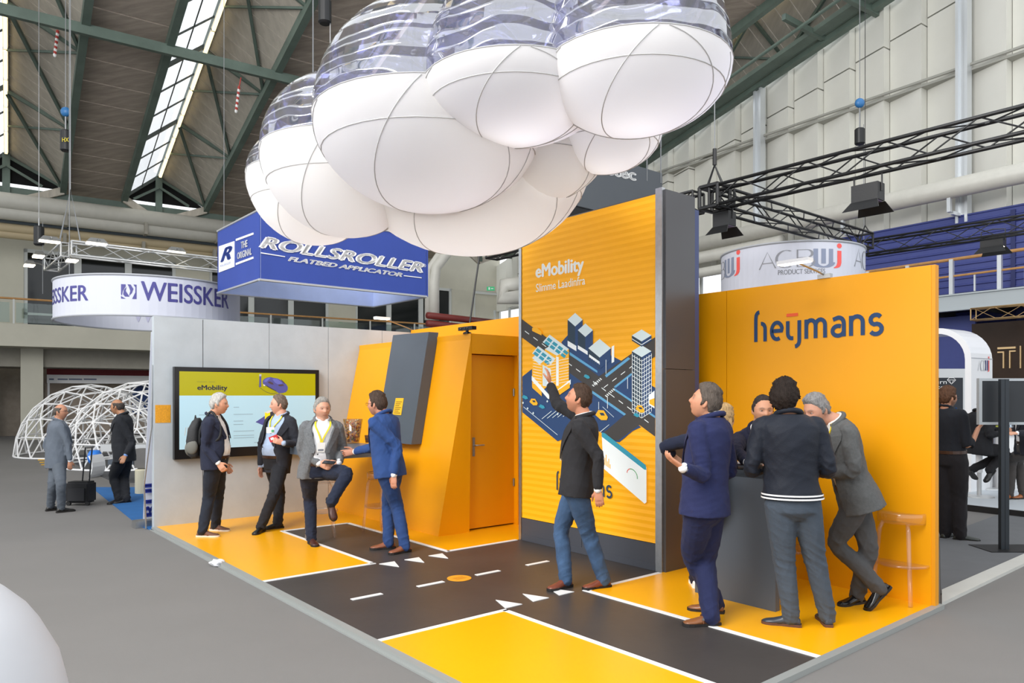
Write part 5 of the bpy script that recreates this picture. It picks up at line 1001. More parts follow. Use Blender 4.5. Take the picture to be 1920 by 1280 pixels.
# ================================================================== PEOPLE
def sfun(x): x = max(0.0, min(1.0, x)); return x * x * (3 - 2 * x)
def evalmesh(mb, vox, smooth=4, name='m'):
    me = mb.mesh(name, []); o = bpy.data.objects.new('tmp', me); COL.objects.link(o)
    m = o.modifiers.new('r', 'REMESH'); m.mode = 'VOXEL'; m.voxel_size = vox
    s = o.modifiers.new('s', 'SMOOTH'); s.factor = .5; s.iterations = smooth
    r = bpy.data.meshes.new_from_object(o.evaluated_get(bpy.context.evaluated_depsgraph_get())); bpy.data.objects.remove(o); bpy.data.meshes.remove(me)
    r.polygons.foreach_set('use_smooth', [True] * len(r.polygons)); r.name = name; return r
def coords(me): a = np.empty(len(me.vertices) * 3); me.vertices.foreach_get('co', a); return a.reshape(-1, 3)
def folds(me, amp, freq, seed, aniso=(1, 1, .6), centers=()):
    rs_ = np.random.RandomState(seed); a = coords(me); n = np.empty(len(a) * 3); me.vertices.foreach_get('normal', n); n = n.reshape(-1, 3); w = np.zeros(len(a))
    q = a * np.array(aniso) + .02 * np.sin(a[:, [1, 2, 0]] * 17 + seed)
    for k in range(7):
        d = rs_.normal(size=3); d /= np.linalg.norm(d); f = freq * (.6 + 1.3 * rs_.rand()); w += (1 - np.abs(np.sin(q @ d * f + rs_.rand() * 6))) ** 2 - .35
    w = w / 3; loc = np.full(len(a), .45)
    for c, r, g in centers: loc += g * np.exp(-((a - np.array(c)) ** 2).sum(1) / r ** 2)
    a += n * (w * amp * loc)[:, None]; me.vertices.foreach_set('co', a.ravel()); me.update()
def cat(pts, n=4):
    P_ = [Vector(p) for p in pts]; out = []
    for i in range(len(P_) - 1):
        p0, p1, p2, p3 = P_[max(i - 1, 0)], P_[i], P_[i + 1], P_[min(i + 2, len(P_) - 1)]
        for k in range(n):
            t = k / n; out.append(.5 * ((2 * p1) + (p2 - p0) * t + (2 * p0 - 5 * p1 + 4 * p2 - p3) * t * t + (3 * p1 - p0 - 3 * p2 + p3) * t ** 3))
    return out + [P_[-1]]
def limb(mb, pts, rad, n=12, sub=4):
    c = cat([Vector((p.x, p.y, p.z)) for p in pts], sub); rr = cat([Vector((r, 0, 0)) for r in rad], sub); mb.tube(c, [v.x for v in rr], n)
    mb.ell(c[0], rad[0] * .98, rad[0] * .98, rad[0] * .98, n=12, m=8); mb.ell(c[-1], rad[-1] * .98, rad[-1] * .98, rad[-1] * .98, n=12, m=8)
def head_surface(nu=44, nv=34):
    """unit head: x right, y front, z up, metres, origin between the ears"""
    V = []
    for j in range(nv + 1):
        t = -PI / 2 + PI * j / nv
        for i in range(nu):
            p = 2 * PI * i / nu; x, y, z = math.cos(t) * math.sin(p), math.cos(t) * math.cos(p), math.sin(t)
            V.append(head_pt(x, y, z))
    return V
def head_pt(x, y, z):
    X, Y, Z = x * .078, y * .096, z * .116
    if Z < 0:
        k = -Z / .118; X *= 1 - .24 * k ** 1.8; Y = Y * (1 - .08 * k) if Y > 0 else Y * (1 - .45 * k); 
        if Y > 0: Y += .012 * k
    if Y > .05: X *= 1 + .06 * (1 if abs(Z) < .03 else .4)
    f = 1 if Y > 0 else 0
    if f:
        ax = abs(X)
        prof = sfun((.022 - Z) / .05) if Z > -.030 else sfun((Z + .046) / .016)
        Y += .021 * math.exp(-(X / (.010 + .006 * prof)) ** 2) * prof
        Y -= .009 * math.exp(-((ax - .031) / .017) ** 2 - ((Z - .004) / .013) ** 2)
        Y += .005 * math.exp(-((Z - .026) / .010) ** 2 - (X / .05) ** 2)
        Y += .006 * math.exp(-(X / .021) ** 2 - ((Z + .062) / .008) ** 2)
        Y += .009 * math.exp(-(X / .024) ** 2 - ((Z + .100) / .017) ** 2)
        Y -= .004 * math.exp(-(X / .02) ** 2 - ((Z + .079) / .007) ** 2)
        Y += .004 * math.exp(-((ax - .042) / .018) ** 2 - ((Z + .025) / .02) ** 2)
    return (X, Y, Z)
NU, NV = 44, 34; HEADV = head_surface(NU, NV)
def vattr_mat(name, rough=.55):
    if name in MATS: return MATS[name]
    m = bpy.data.materials.new(name); m.use_nodes = True; N = m.node_tree.nodes; L = m.node_tree.links; b = N['Principled BSDF']; a = N.new('ShaderNodeAttribute'); a.attribute_name = 'Col'; L.new(a.outputs[0], b.inputs['Base Color']); b.inputs['Roughness'].default_value = rough
    b.inputs['Subsurface Weight'].default_value = .08; b.inputs['Subsurface Radius'].default_value = (.01, .004, .002)
    nz = N.new('ShaderNodeTexNoise'); nz.inputs['Scale'].default_value = 90; bp = N.new('ShaderNodeBump'); bp.inputs['Strength'].default_value = .08; L.new(nz.outputs[0], bp.inputs['Height']); L.new(bp.outputs[0], b.inputs['Normal'])
    MATS[name] = m; return m
skinm = vattr_mat('skin')
eye_w = mat('eye_white', '#a89a90', .3); eye_d = mat('eye_iris', '#2c221c', .1)
def solve(px, py, cons, Yp, wp_=.02, rng=1.1):
    best = None
    for k in range(241):
        Y = Yp - rng + 2 * rng * k / 240; q = P(px, py, Y); e = wp_ * (Y - Yp) ** 2 + sum(w * ((q - c).length - l) ** 2 for c, l, w in cons)
        if best is None or e < best[0]: best = (e, q)
    return best[1]
def cloth(name, col, **k):
    return mat(name, col, k.pop('rough', .85), var=k.pop('var', .06), vscale=k.pop('vscale', 14), bump=k.pop('bump', .25), bscale=k.pop('bscale', 220), sheen=k.pop('sheen', .04), spec=.25, **k)
def hand(mb, W, d, nrm, side, curl=.5, sc=1.0, pose='relaxed'):
    """W wrist, d direction of the hand, nrm palm normal, side = direction of the thumb"""
    d = d.normalized(); side = (side - d * side.dot(d)).normalized(); nrm = d.cross(side) if d.cross(side).dot(nrm) > 0 else side.cross(d)
    pl, pw = .092 * sc, .040 * sc; rs = []
    for t, w, h in ((-.02, .026, .019), (.0, .027, .019), (.03, .036, .016), (.07, pw, .015), (.092, pw * .98, .012)):
        c = W + d * t * sc; rs.append([c + side * (w * math.cos(a) * sc) + nrm * (h * math.sin(a) * sc) for a in np.linspace(0, 2 * PI, 13)[:-1]])
    mb.ring(rs)
    for i, (o_, L_) in enumerate(((.031, .072), (.0105, .080), (-.0105, .074), (-.030, .058))):
        cu_ = curl if not (pose == 'point' and i == 0) else .05
        if pose == 'point' and i > 0: cu_ = 1.1
        p = W + d * pl * .92 + side * o_ * sc; dr = (d + side * o_ * (2.5 if pose == 'open' else 1.0)).normalized(); pts = [p - dr * .02 * sc, p]; an = .25 * cu_
        for q in (.45, .32, .23): dr2 = dr * math.cos(an) + nrm * math.sin(an); p = p + dr2 * L_ * q * sc; pts.append(p); an += .75 * cu_
        mb.tube(pts, [.0092 * sc, .0092 * sc, .0088 * sc, .0082 * sc, .0065 * sc], 8); mb.ell(pts[-1], .0066 * sc, .0066 * sc, .0066 * sc, n=8, m=6)
    p = W + d * .022 * sc + side * .024 * sc; dr = (d * .75 + side * .8 + nrm * .25).normalized(); pts = [p, p + dr * .042 * sc]; dr = (d * .95 + side * .25 + nrm * .35 * (1 + curl)).normalized(); pts += [pts[-1] + dr * .032 * sc, pts[-1] + dr * .056 * sc]
    mb.tube(pts, [.014 * sc, .012 * sc, .0105 * sc, .008 * sc], 8); mb.ell(pts[-1], .008 * sc, .008 * sc, .008 * sc, n=8, m=6)
def person(k):
    sc = k.get('h', 1.8) / 1.8; z0 = k.get('floor', zf); Yb = k['Y']; vox = k.get('vox', .009)
    yaw = math.radians(k['yaw']); fr = Vector((math.cos(yaw), math.sin(yaw), 0)); lat = Vector((-fr.y, fr.x, 0))   # lat = person's left
    yws = math.radians(k.get('syaw', k['yaw'])); frs = Vector((math.cos(yws), math.sin(yws), 0)); lats = Vector((-frs.y, frs.x, 0))
    pel = P(*k['pel'], Yb + k.get('dp', 0)); nk = P(k['neck'][0], k['neck'][1] - .030 * F / Yb, Yb + k.get('dp', 0) + k.get('dn', 0))
    upv = (nk - pel).normalized(); TL = (nk - pel).length
    belly = k.get('belly', .0); gw = k.get('girth', 1.0)
    # ---- joints
    shw = .175 * sc * k.get('shw', 1); J = {}
    for s_, sg in (('L', 1), ('R', -1)):
        J['sh' + s_] = nk - upv * .080 * sc + lats * sg * shw + (frs * .0)
        J['hip' + s_] = pel + lat * sg * .092 * sc - UP * .02
        if 'shd' + s_ in k: J['sh' + s_] = J['sh' + s_] + Vector(k['shd' + s_])
    for s_ in 'LR':
        e = k['el' + s_]; w_ = k['wr' + s_]; yp = J['sh' + s_].y
        J['el' + s_] = solve(e[0], e[1], [(J['sh' + s_], .285 * sc, 1)], yp + e[2], .05 if len(e) < 4 else e[3]); J['wr' + s_] = solve(w_[0], w_[1], [(J['el' + s_], .255 * sc, 1)], J['el' + s_].y + w_[2], .05)
        a = k['an' + s_]
        if len(a) == 2: J['an' + s_] = G(a[0], a[1], z0 + .085)
        else: J['an' + s_] = P(a[0], a[1], Yb + a[2])
        kn = k['kn' + s_]; J['kn' + s_] = solve(kn[0], kn[1], [(J['hip' + s_], .44 * sc, 1), (J['an' + s_], .42 * sc, 1)], (J['hip' + s_].y + J['an' + s_].y) / 2 + (kn[2] if len(kn) > 2 else 0), .03)
        t = k['toe' + s_]
        if len(t) == 2: q = G(t[0], t[1], z0 + .02); dd = q - J['an' + s_]; dd.z = 0
        else: q = P(t[0], t[1], J['an' + s_].y + t[2]); dd = q - J['an' + s_]
        J['td' + s_] = dd.normalized()
    root = T('person', k['label'], 'person', Vector((pel.x, pel.y, z0)), k.get('group'))
    nm = root.name
    # ---- head frame
    hy = math.radians(k['hyaw']); hp = math.radians(k.get('hpitch', 0)); hr = math.radians(k.get('hroll', 0)); hf = Vector((math.cos(hy) * math.cos(hp), math.sin(hy) * math.cos(hp), math.sin(hp))); hl = Vector((-math.sin(hy), math.cos(hy), 0)); hu = hf.cross(hl) * 1
    hl2 = hl * math.cos(hr) + hu * math.sin(hr); hu2 = hf.cross(hl2); hc = P(*k['head'], nk.y + k.get('dh', 0)); hs = k.get('hs', 1.0) * sc * 1.06; hc = hc - UP * .004
    HX = lambda v, g=1.0: hc - hl2 * (v[0] * hs * g) + hf * (v[1] * hs * g) + hu2 * (v[2] * hs * g)
    # ---- body: one continuous skin surface
    mb = MB(); vs = [HX(v) for v in HEADV]; mb.ring([vs[j * NU:(j + 1) * NU] for j in range(NV + 1)])
    for sg in (-1, 1):
        c = HX((sg * .077, -.008, -.008)); mb.ell(c, .010 * hs, .019 * hs, .031 * hs, -hl2, (hf * .9 - hl2 * sg * -.35).normalized(), hu2, n=12, m=8)
    base = HX((0, -.022, -.05)); mb.tube([base, base.lerp(nk, .5) - hf * .004, nk + upv * .01, nk - upv * .06], [.059 * hs, .059 * hs, .062 * hs, .066 * hs], 16)
    limb(mb, [nk - upv * .05, nk - upv * TL * .45, pel], [.07 * sc, .09 * sc, .10 * sc], 14)
    for s_, sg in (('L', 1), ('R', -1)):
        limb(mb, [nk - upv * .10, J['sh' + s_] - upv * .02, J['el' + s_], J['wr' + s_]], [.038 * sc, (.032 if k.get('jacket') else .044) * sc, (.030 if k.get('jacket') else .038) * sc, .026 * sc], 10)
        dv = (J['wr' + s_] - J['el' + s_]).normalized(); hd = k.get('hand' + s_)
        if hd: q = P(hd[0], hd[1], J['wr' + s_].y + (hd[2] if len(hd) > 2 else 0)); dh = (q - J['wr' + s_]).normalized()
        else: dh = dv
        th = k.get('thumb' + s_); th = Vector(th) if th else (frs + UP * .3); nr = Vector(k.get('palm' + s_, tuple(-lats * sg)))
        hand(mb, J['wr' + s_] + dh * .012, dh, nr, th, k.get('curl' + s_, .5), sc * k.get('hsz', 1.0), k.get('pose' + s_, 'relaxed'))
        limb(mb, [pel, J['hip' + s_], J['kn' + s_], J['an' + s_]], [.07 * sc, .055 * sc, .038 * sc, .030 * sc], 10)
    me = evalmesh(mb, k.get('bvox', .0062), 2, 'body'); me.materials.append(skinm)
    a = coords(me); hcn = np.array(hc); L_ = a - hcn; X = -(L_ @ np.array(hl2)) / hs; Yy = (L_ @ np.array(hf)) / hs; Z = (L_ @ np.array(hu2)) / hs
    sk = np.array(lin(k.get('skin', '#d9a384'))); col = np.tile(np.append(sk, 1.0), (len(a), 1)); inh = (np.abs(X) < .12) & (np.abs(Z) < .14) & (Yy > .03)
    def paint(mask, c, w=1.0):
        c_ = np.array(lin(c)); m = (mask * w)[:, None]; col[:, :3] = col[:, :3] * (1 - m) + c_ * m
    lipc = np.exp(-((Z + .062) / .0065) ** 2 - (X / .022) ** 4) * inh; paint(lipc, '#a85a50', .75)
    paint(np.exp(-((Z + .0625) / .0016) ** 2 - (X / .022) ** 4) * inh, '#6a3028', .7)
    paint(np.exp(-((Z - .027 + np.abs(np.abs(X) - .03) * .25) / .0045) ** 2 - ((np.abs(X) - .031) / .02) ** 4) * inh, k.get('brow', k.get('hair', '#5a4a3c')), .75)
    paint(np.exp(-((Z - .004) / .012) ** 2 - ((np.abs(X) - .031) / .018) ** 4) * inh, '#7a523f', .50)
    paint(np.exp(-((Z + .02) / .02) ** 2 - ((np.abs(X) - .045) / .02) ** 2) * inh, '#cf8a74', .20)
    if k.get('beard'): paint(((Z < -.03) & (Yy > -.01) & (np.abs(X) < .12) & (Z > -.14)) * np.clip((-Z - .03) / .02, 0, 1) * (1 - lipc), k['beard'], k.get('bw', .35))
    ca = me.color_attributes.new('Col', 'FLOAT_COLOR', 'POINT'); ca.data.foreach_set('color', col.ravel()); ob('body', me, None, root)
    for sg in (-1, 1):
        b = MB(); b.ell(HX((sg * .031, .0745, .004)), .0125 * hs, .0115 * hs, .0062 * hs, -hl2, hf, hu2, n=12, m=8); b.ell(HX((sg * .031, .082, .004)), .0056 * hs, .0050 * hs, .0052 * hs, -hl2, hf, hu2, n=10, m=6, mi=1); ob('eye', b, [eye_w, eye_d], root, smooth=True)
    # ---- hair
    hs_ = k.get('hairstyle', 'short'); th_ = k.get('hairt', .012); rnd_ = random.Random(len(nm) + int(k['head'][0])); vs = []
    for (x, y, z), (i, j) in zip(HEADV, [(i, j) for j in range(NV + 1) for i in range(NU)]):
        ang = abs(math.degrees(math.atan2(x, y))); r_ = math.sqrt(x * x + y * y)
        line = np.interp(ang, [0, 30, 50, 68, 78, 92, 100, 125, 180], k.get('hairline', [.078, .074, .055, .035, -.025, -.012, .01, -.05, -.075]))
        m_ = sfun((z - line) / .018 + .5)
        if hs_ == 'bald': m_ *= 1 - sfun((z - .045) / .03)
        nz_ = .0035 * math.sin(ang * .35 + z * 160 + i * 1.7) + .0035 * (rnd_.random() - .5)
        curl_ = k.get('hairn', 0) * (math.sin(i * 1.9 + j * 2.7) + math.sin(i * .9 - j * 3.3)) * .5
        t_ = (th_ * (1 + (.5 if z > .07 else 0) * k.get('top', 1)) + nz_ + curl_) * m_ - .012 * (1 - m_); n_ = Vector((x, y, z)).normalized(); vs.append(HX((x + n_.x * t_, y + n_.y * t_, z + n_.z * t_)))
    b = MB(); b.ring([vs[j * NU:(j + 1) * NU] for j in range(NV + 1)])
    if hs_ == 'long':
        for q in range(16):
            a_ = math.radians(100 + q * 10.6); p0 = (math.sin(a_) * .075, math.cos(a_) * .088, .02); b.tube([HX(p0), HX((p0[0] * 1.12, p0[1] * 1.1, -.09)), HX((p0[0] * 1.1, p0[1] * 1.05, -.19)), HX((p0[0] * .95, p0[1] * 1.0 - .01, -.27 + .02 * math.sin(q)))], [.02, .022, .02, .006], 7)
    hm_ = mat('hair_' + k.get('hair', '#5a4a3c').strip('#'), k.get('hair', '#5a4a3c'), .6, var=.35, vscale=60, bump=.6, bscale=120, spec=.15, stretch=(1, 1, .25)); ob('hair', b, hm_, root, smooth=True)
    if k.get('glasses'):
        b = MB()
        for sg in (-1, 1):
            b.tube([HX((sg * .031 + .021 * math.cos(t), .101, .002 + .016 * math.sin(t))) for t in np.linspace(0, 2 * PI, 17)], .0016, 5, False); b.tube([HX((sg * .052, .10, .006)), HX((sg * .079, .02, .006)), HX((sg * .082, -.01, .0))], .0016, 5)
        b.tube([HX((-.011, .102, .004)), HX((.011, .102, .004))], .0016, 5); ob('glasses', b, black, root)
    # ---- torso sections  (t along spine, half width, half depth, forward shift)
    def frame(t):
        w = max(0, min(1, t)); lt = (lat * (1 - w) + lats * w).normalized(); ft = lt.cross(upv).normalized(); return pel + upv * (TL * t), lt, ft
    SECT = [(-.16, .165, .118, 0), (-.02, .172, .122, 0), (.12, .165, .120, .004), (.28, .156, .118, .010), (.45, .160, .124, .010), (.62, .174, .130, .005), (.76, .184, .126, -.002), (.86, .186, .108, -.008), (.93, .150, .086, -.012), (1.0, .092, .070, -.012), (1.06, .064, .060, -.008)]
    def sect(t):
        T_ = [s[0] for s in SECT]; f_ = lambda j: float(np.interp(t, T_, [s[j] for s in SECT])); bl = belly * math.exp(-((t - .28) / .22) ** 2); return f_(1) * sc * gw * (1 + bl * 1.2), f_(2) * sc * gw * (1 + bl * 3.0), f_(3) * sc + bl * .05
    def shell(mb, t0, t1, grow, gap=None, nseg=28, steps=16, flare=0, extra=0):
        rs = []
        for i in range(steps + 1):
            t = t0 + (t1 - t0) * i / steps; c, lt, ft = frame(t); w, d, sh_ = sect(t); g = grow + (flare * max(0, (.25 - t) / .5))
            if t > .88: g *= max(.35, 1 - (t - .88) * 4)
            row = []
            for j in range(nseg):
                a_ = 2 * PI * j / nseg + PI / nseg; da = abs((a_ + PI) % (2 * PI) - PI) if False else abs(math.atan2(math.sin(a_), math.cos(a_)))
                g2 = g
                if gap is not None:
                    ga = gap(t); g2 = g if da > ga else (g - .05 if da < ga - .12 else g - .05 * (ga - da) / .12)
                row.append(c + lt * (math.sin(a_) * (w + g2)) + ft * (math.cos(a_) * (d + g2) + sh_))
            rs.append(row)
        mb.ring(rs)
    jac = k.get('jacket'); shirt_c = k['shirt']; rs0 = int(k['head'][0]) + 3
    # shirt
    mb = MB(); shell(mb, -.10 if jac else -.04, .975, .006)
    c1_, lt_, ft_ = frame(1.0)
    for zz_, rr_ in ((-.004, .074), (.010, .069)): mb.tube([c1_ + ft_ * (rr_ * sc * math.cos(t)) + lt_ * (rr_ * sc * math.sin(t)) + upv * (zz_ + .004 - .026 * math.cos(t)) * sc for t in np.linspace(.42, 2 * PI - .42, 21)], .012 * sc, 6)
    for s_ in 'LR':
        sl_ = k.get('sleeve', 1.0); e_, w_ = J['el' + s_], J['wr' + s_]; e2 = e_.lerp(w_, sl_) + (0 * UP)
        sg = 1 if s_ == 'L' else -1
        if jac: limb(mb, [J['sh' + s_] - lats * sg * .03, J['sh' + s_] - upv * .02, J['sh' + s_].lerp(e_, .5), e_, e_.lerp(w_, .5), e_.lerp(w_, 1.04)], [.05 * sc, .052 * sc, .045 * sc, .038 * sc, .034 * sc, .037 * sc], 12, 3)
        else: limb(mb, [J['sh' + s_] - lats * sg * .03, J['sh' + s_] - upv * .02, J['sh' + s_].lerp(e_, .5), e_, e2], [.07 * sc, .074 * sc, .064 * sc, .058 * sc, .052 * sc], 12, 3)
    me = evalmesh(mb, vox, 3, 'shirt')
    folds(me, .008, 42, rs0 + 1); me.materials.append(cloth('shirt_' + shirt_c.strip('#'), shirt_c, rough=.8)); ob('shirt', me, None, root)
    # trousers
    tc_ = k['trousers']; jm = k.get('jeans'); mb = MB(); rs = []
    tw_ = k.get('tw', 1.0)
    for t, gx in ((-.22, .0), (-.12, .012), (0, .012), (.08, .010), (.16, .008)):
        c, lt, ft = frame(t); w, d, sh_ = sect(max(t, -.16)); 
        rs.append([c + lt * (math.sin(a_) * (w * (.70 if t < -.2 else 1) + gx)) + ft * (math.cos(a_) * (d * (.6 if t < -.2 else 1) + gx) + sh_) for a_ in np.linspace(0, 2 * PI, 25)[:-1]])
    mb.ring(rs)
    for s_ in 'LR':
        hp_, kn_, an_ = J['hip' + s_], J['kn' + s_], J['an' + s_]; end = an_ - (an_ - kn_).normalized() * (.0) + (an_ - kn_).normalized() * .02
        limb(mb, [hp_, hp_.lerp(kn_, .45), kn_, kn_.lerp(an_, .45), end], [.106 * sc * gw, .098 * sc * tw_, .079 * sc * tw_, .071 * sc * tw_, .065 * sc * tw_], 14, 3)
    me = evalmesh(mb, vox, 6, 'trousers'); folds(me, .0085, 26, rs0 + 2, (1, 1, 1.3), [(J['knL'], .12, 1.2), (J['knR'], .12, 1.2), (J['anL'], .12, 1.6), (J['anR'], .12, 1.6), (pel, .15, .5)])
    tm = cloth('denim', '#3f5878', var=.35, vscale=5, bump=.4) if jm else cloth('trousers_' + tc_.strip('#'), tc_); me.materials.append(tm); ob('trousers', me, None, root)
    b = MB(); rs = []
    for t in (.10, .16):
        c, lt, ft = frame(t); w, d, sh_ = sect(t); rs.append([c + lt * (math.sin(a_) * (w + .014)) + ft * (math.cos(a_) * (d + .014) + sh_) for a_ in np.linspace(0, 2 * PI, 33)[:-1]])
    b.ring(rs)
    if not k.get('closed'): ob('belt', b, mat('belt_' + k.get('belt', '#3a241a').strip('#'), k.get('belt', '#3a241a'), .4), root, smooth=False)
    # jacket
    if jac:
        opn = k.get('open', .18); vb = k.get('vbot', .42); low = k.get('hem', -.20); closed = k.get('closed')
        def gap(t):
            if closed: return 0.0
            if t > vb: return .16 + (.62 - .16) * min(1, (t - vb) / (.98 - vb)) + opn * .5
            return .10 + opn + (vb - t) * opn * 1.5
        mb = MB(); shell(mb, low, 1.0, .026, gap if not closed else None, 40, 22, flare=k.get('flare', .03))
        cf = k.get('jsleeve', .93)
        for s_, sg in (('L', 1), ('R', -1)):
            e_, w_ = J['el' + s_], J['wr' + s_]; limb(mb, [J['sh' + s_] - lats * sg * .03, J['sh' + s_] - upv * .02, J['sh' + s_].lerp(e_, .5), e_, e_.lerp(w_, .5), e_.lerp(w_, cf)], [.066 * sc, .076 * sc, .068 * sc, .059 * sc, .052 * sc, .046 * sc], 14, 3)
        me = evalmesh(mb, vox, 3, 'jacket'); folds(me, .012, 26, rs0 + 3, (1, 1, .8), [(J['elL'], .10, 1.5), (J['elR'], .10, 1.5), (J['shL'], .1, .5), (J['shR'], .1, .5)]); jm_ = cloth('jacket_' + jac.strip('#'), jac, **k.get('jk', {})); me.materials.append(jm_); jo = ob('jacket', me, None, root)
        b = MB(); c1_, lt_, ft_ = frame(.985)
        b.tube([c1_ + ft_ * (.088 * sc * math.cos(t)) + lt_ * (.090 * sc * math.sin(t)) + upv * (.006 - .034 * math.cos(t)) * sc for t in np.linspace(.8, 2 * PI - .8, 21)], .020 * sc, 8); ob('collar', b, jm_, jo, loc=(0, 0, 0), smooth=True)
        if not closed:
            for sg in (-1, 1):
                rs = []
                for t in np.linspace(vb, .97, 10):
                    c, lt, ft = frame(t); w, d, sh_ = sect(t); ga = gap(t); u_ = (t - vb) / (.97 - vb); wd = .10 + .42 * min(1, u_ * 1.5) * (1 - .55 * max(0, (u_ - .75) / .25)); g_ = .026 * (max(.35, 1 - (t - .88) * 4) if t > .88 else 1) + .006
                    pt_ = lambda a_, e: c + lt * (sg * math.sin(a_) * (w + g_ + e)) + ft * (math.cos(a_) * (d + g_ + e) + sh_)
                    rs.append([pt_(ga - .05, 0), pt_(ga + wd, 0), pt_(ga + wd, .007), pt_(ga - .05, .007)])
                b = MB(); b.ring(rs); ob('lapel', b, jm_, jo, loc=(0, 0, 0))
            c, lt, ft = frame(vb - .02); w, d, sh_ = sect(vb); b = MB(); b.ell(c + ft * (d + .032 + sh_) - lt * (.03), .009, .009, .009); ob('button', b, mat('jacket_button', '#2a2624', .3), jo, loc=(0, 0, 0))
            c, lt, ft = frame(.72); w, d, sh_ = sect(.72)
            if k.get('pocket'): a_ = -.0 + .85; q = c + lt * (math.sin(a_) * (w + .03)) + ft * (math.cos(a_) * (d + .03) + sh_); b = MB(); b.boxc(q, .09, .006, .025, (lt * math.cos(a_) - ft * math.sin(a_)).normalized(), (ft * math.cos(a_) + lt * math.sin(a_)).normalized()); ob('breast_pocket', b, jm_, jo, loc=(0, 0, 0))
        if k.get('stripes'):
            for tt_ in (low + .012, low + .05):
                rs = []
                for dt in (0, .018):
                    c, lt, ft = frame(tt_ + dt); w, d, sh_ = sect(tt_ + dt); gg = .026 + .006 + k.get('flare', .03) * max(0, (.25 - tt_) / .5); rs.append([c + lt * (math.sin(a_) * (w + gg)) + ft * (math.cos(a_) * (d + gg) + sh_) for a_ in np.linspace(.5, 2 * PI - .5, 33)])
                b = MB(); b.ring(rs, False, False); ob('hem_stripe', b, white, jo, loc=(0, 0, 0))
    # lanyard
    if k.get('lanyard'):
        lm_ = mat('lanyard_' + k['lanyard'].strip('#'), k['lanyard'], .6); b = MB(); bot = k.get('lbot', .45)
        for sg in (-1, 1):
            pts = []
            for t in np.linspace(bot, .99, 9):
                c, lt, ft = frame(t); w, d, sh_ = sect(t); u_ = (t - bot) / (.99 - bot); a_ = sg * (.03 + .62 * u_ ** 1.4); pts.append((c + lt * (math.sin(a_) * (w + .016)) + ft * (math.cos(a_) * (d + .016) + sh_), lt, ft))
            rs = [[p - lt * .009, p + lt * .009, p + lt * .009 + ft * .003, p - lt * .009 + ft * .003] for p, lt, ft in pts]; q = MB(); q.ring(rs); ob('lanyard_strap', q, lm_, root)
        c, lt, ft = frame(bot - .09); w, d, sh_ = sect(bot - .09)
        if k.get('badge', 1): q = MB(); q.boxc(c + ft * (d + .022 + sh_), .085, .004, .11, lt, ft, upv); bo = ob('badge', q, mat('badge_card', '#e9e9e6', .4), root); q = MB(); q.boxc(c + ft * (d + .0255 + sh_) - upv * .03, .06, .003, .02, lt, ft, upv); ob('badge_print', q, mat('badge_print', '#7b7f88', .5), bo, loc=(0, 0, 0))
    # shoes
    for s_ in 'LR':
        an = J['an' + s_]; d = J['td' + s_]; flat = len(k['toe' + s_]) == 2
        if flat: d = Vector((d.x, d.y, 0)).normalized(); upw = UP; base = Vector((an.x, an.y, z0))
        else: sd_ = d.cross(UP).normalized(); upw = sd_.cross(d).normalized(); base = an - upw * .085
        sx = d.cross(upw).normalized(); L0 = .285 * sc; st = base - d * .075 * sc; sole = []; rs = []
        prof = [(0, .026), (.02, .034), (.08, .037), (.15, .034), (.21, .046), (.25, .043), (.275, .028), (.285, .012)]
        ol = [st + d * (x * sc) + sx * (w * sc) for x, w in prof] + [st + d * (x * sc) - sx * (w * sc) for x, w in prof[::-1]]
        q = MB(); q.prism([p + upw * .0 for p in ol], upw * .022)
        up_ = [(.008, .024, .052), (.03, .031, .085), (.075, .034, .098), (.11, .034, .088), (.15, .035, .066), (.20, .043, .050), (.25, .040, .040), (.276, .022, .030)]
        for x, w, h in up_: c = st + d * (x * sc) + upw * .018; rs.append([c + sx * (w * sc * math.cos(a_)) + upw * ((h - .018) * sc * max(0, math.sin(a_)) ** .8) for a_ in np.linspace(0, PI, 11)] + [c - sx * w * sc * .6, c + sx * w * sc * .6])
        u = MB(); u.ring(rs); so = ob('shoe', u, mat('leather_' + k['shoes'].strip('#'), k['shoes'], k.get('srough', .32), var=.15, vscale=12), root, smooth=True); ob('sole', q, mat('sole_' + k.get('sole', '#1b1715').strip('#'), k.get('sole', '#1b1715'), .7), so, loc=(0, 0, 0))
    if k.get('dbg'): print('PERSON', k['label'][:30], 'torso %.2f' % TL, *['%s %.2f/%.2f leg %.2f/%.2f' % (s_, (J['sh' + s_] - J['el' + s_]).length, (J['el' + s_] - J['wr' + s_]).length, (J['hip' + s_] - J['kn' + s_]).length, (J['kn' + s_] - J['an' + s_]).length) for s_ in 'LR'], 'pelz %.2f top %.2f' % (pel.z, hc.z + .118))
    return root, J, HX, frame, sect
DBG = False
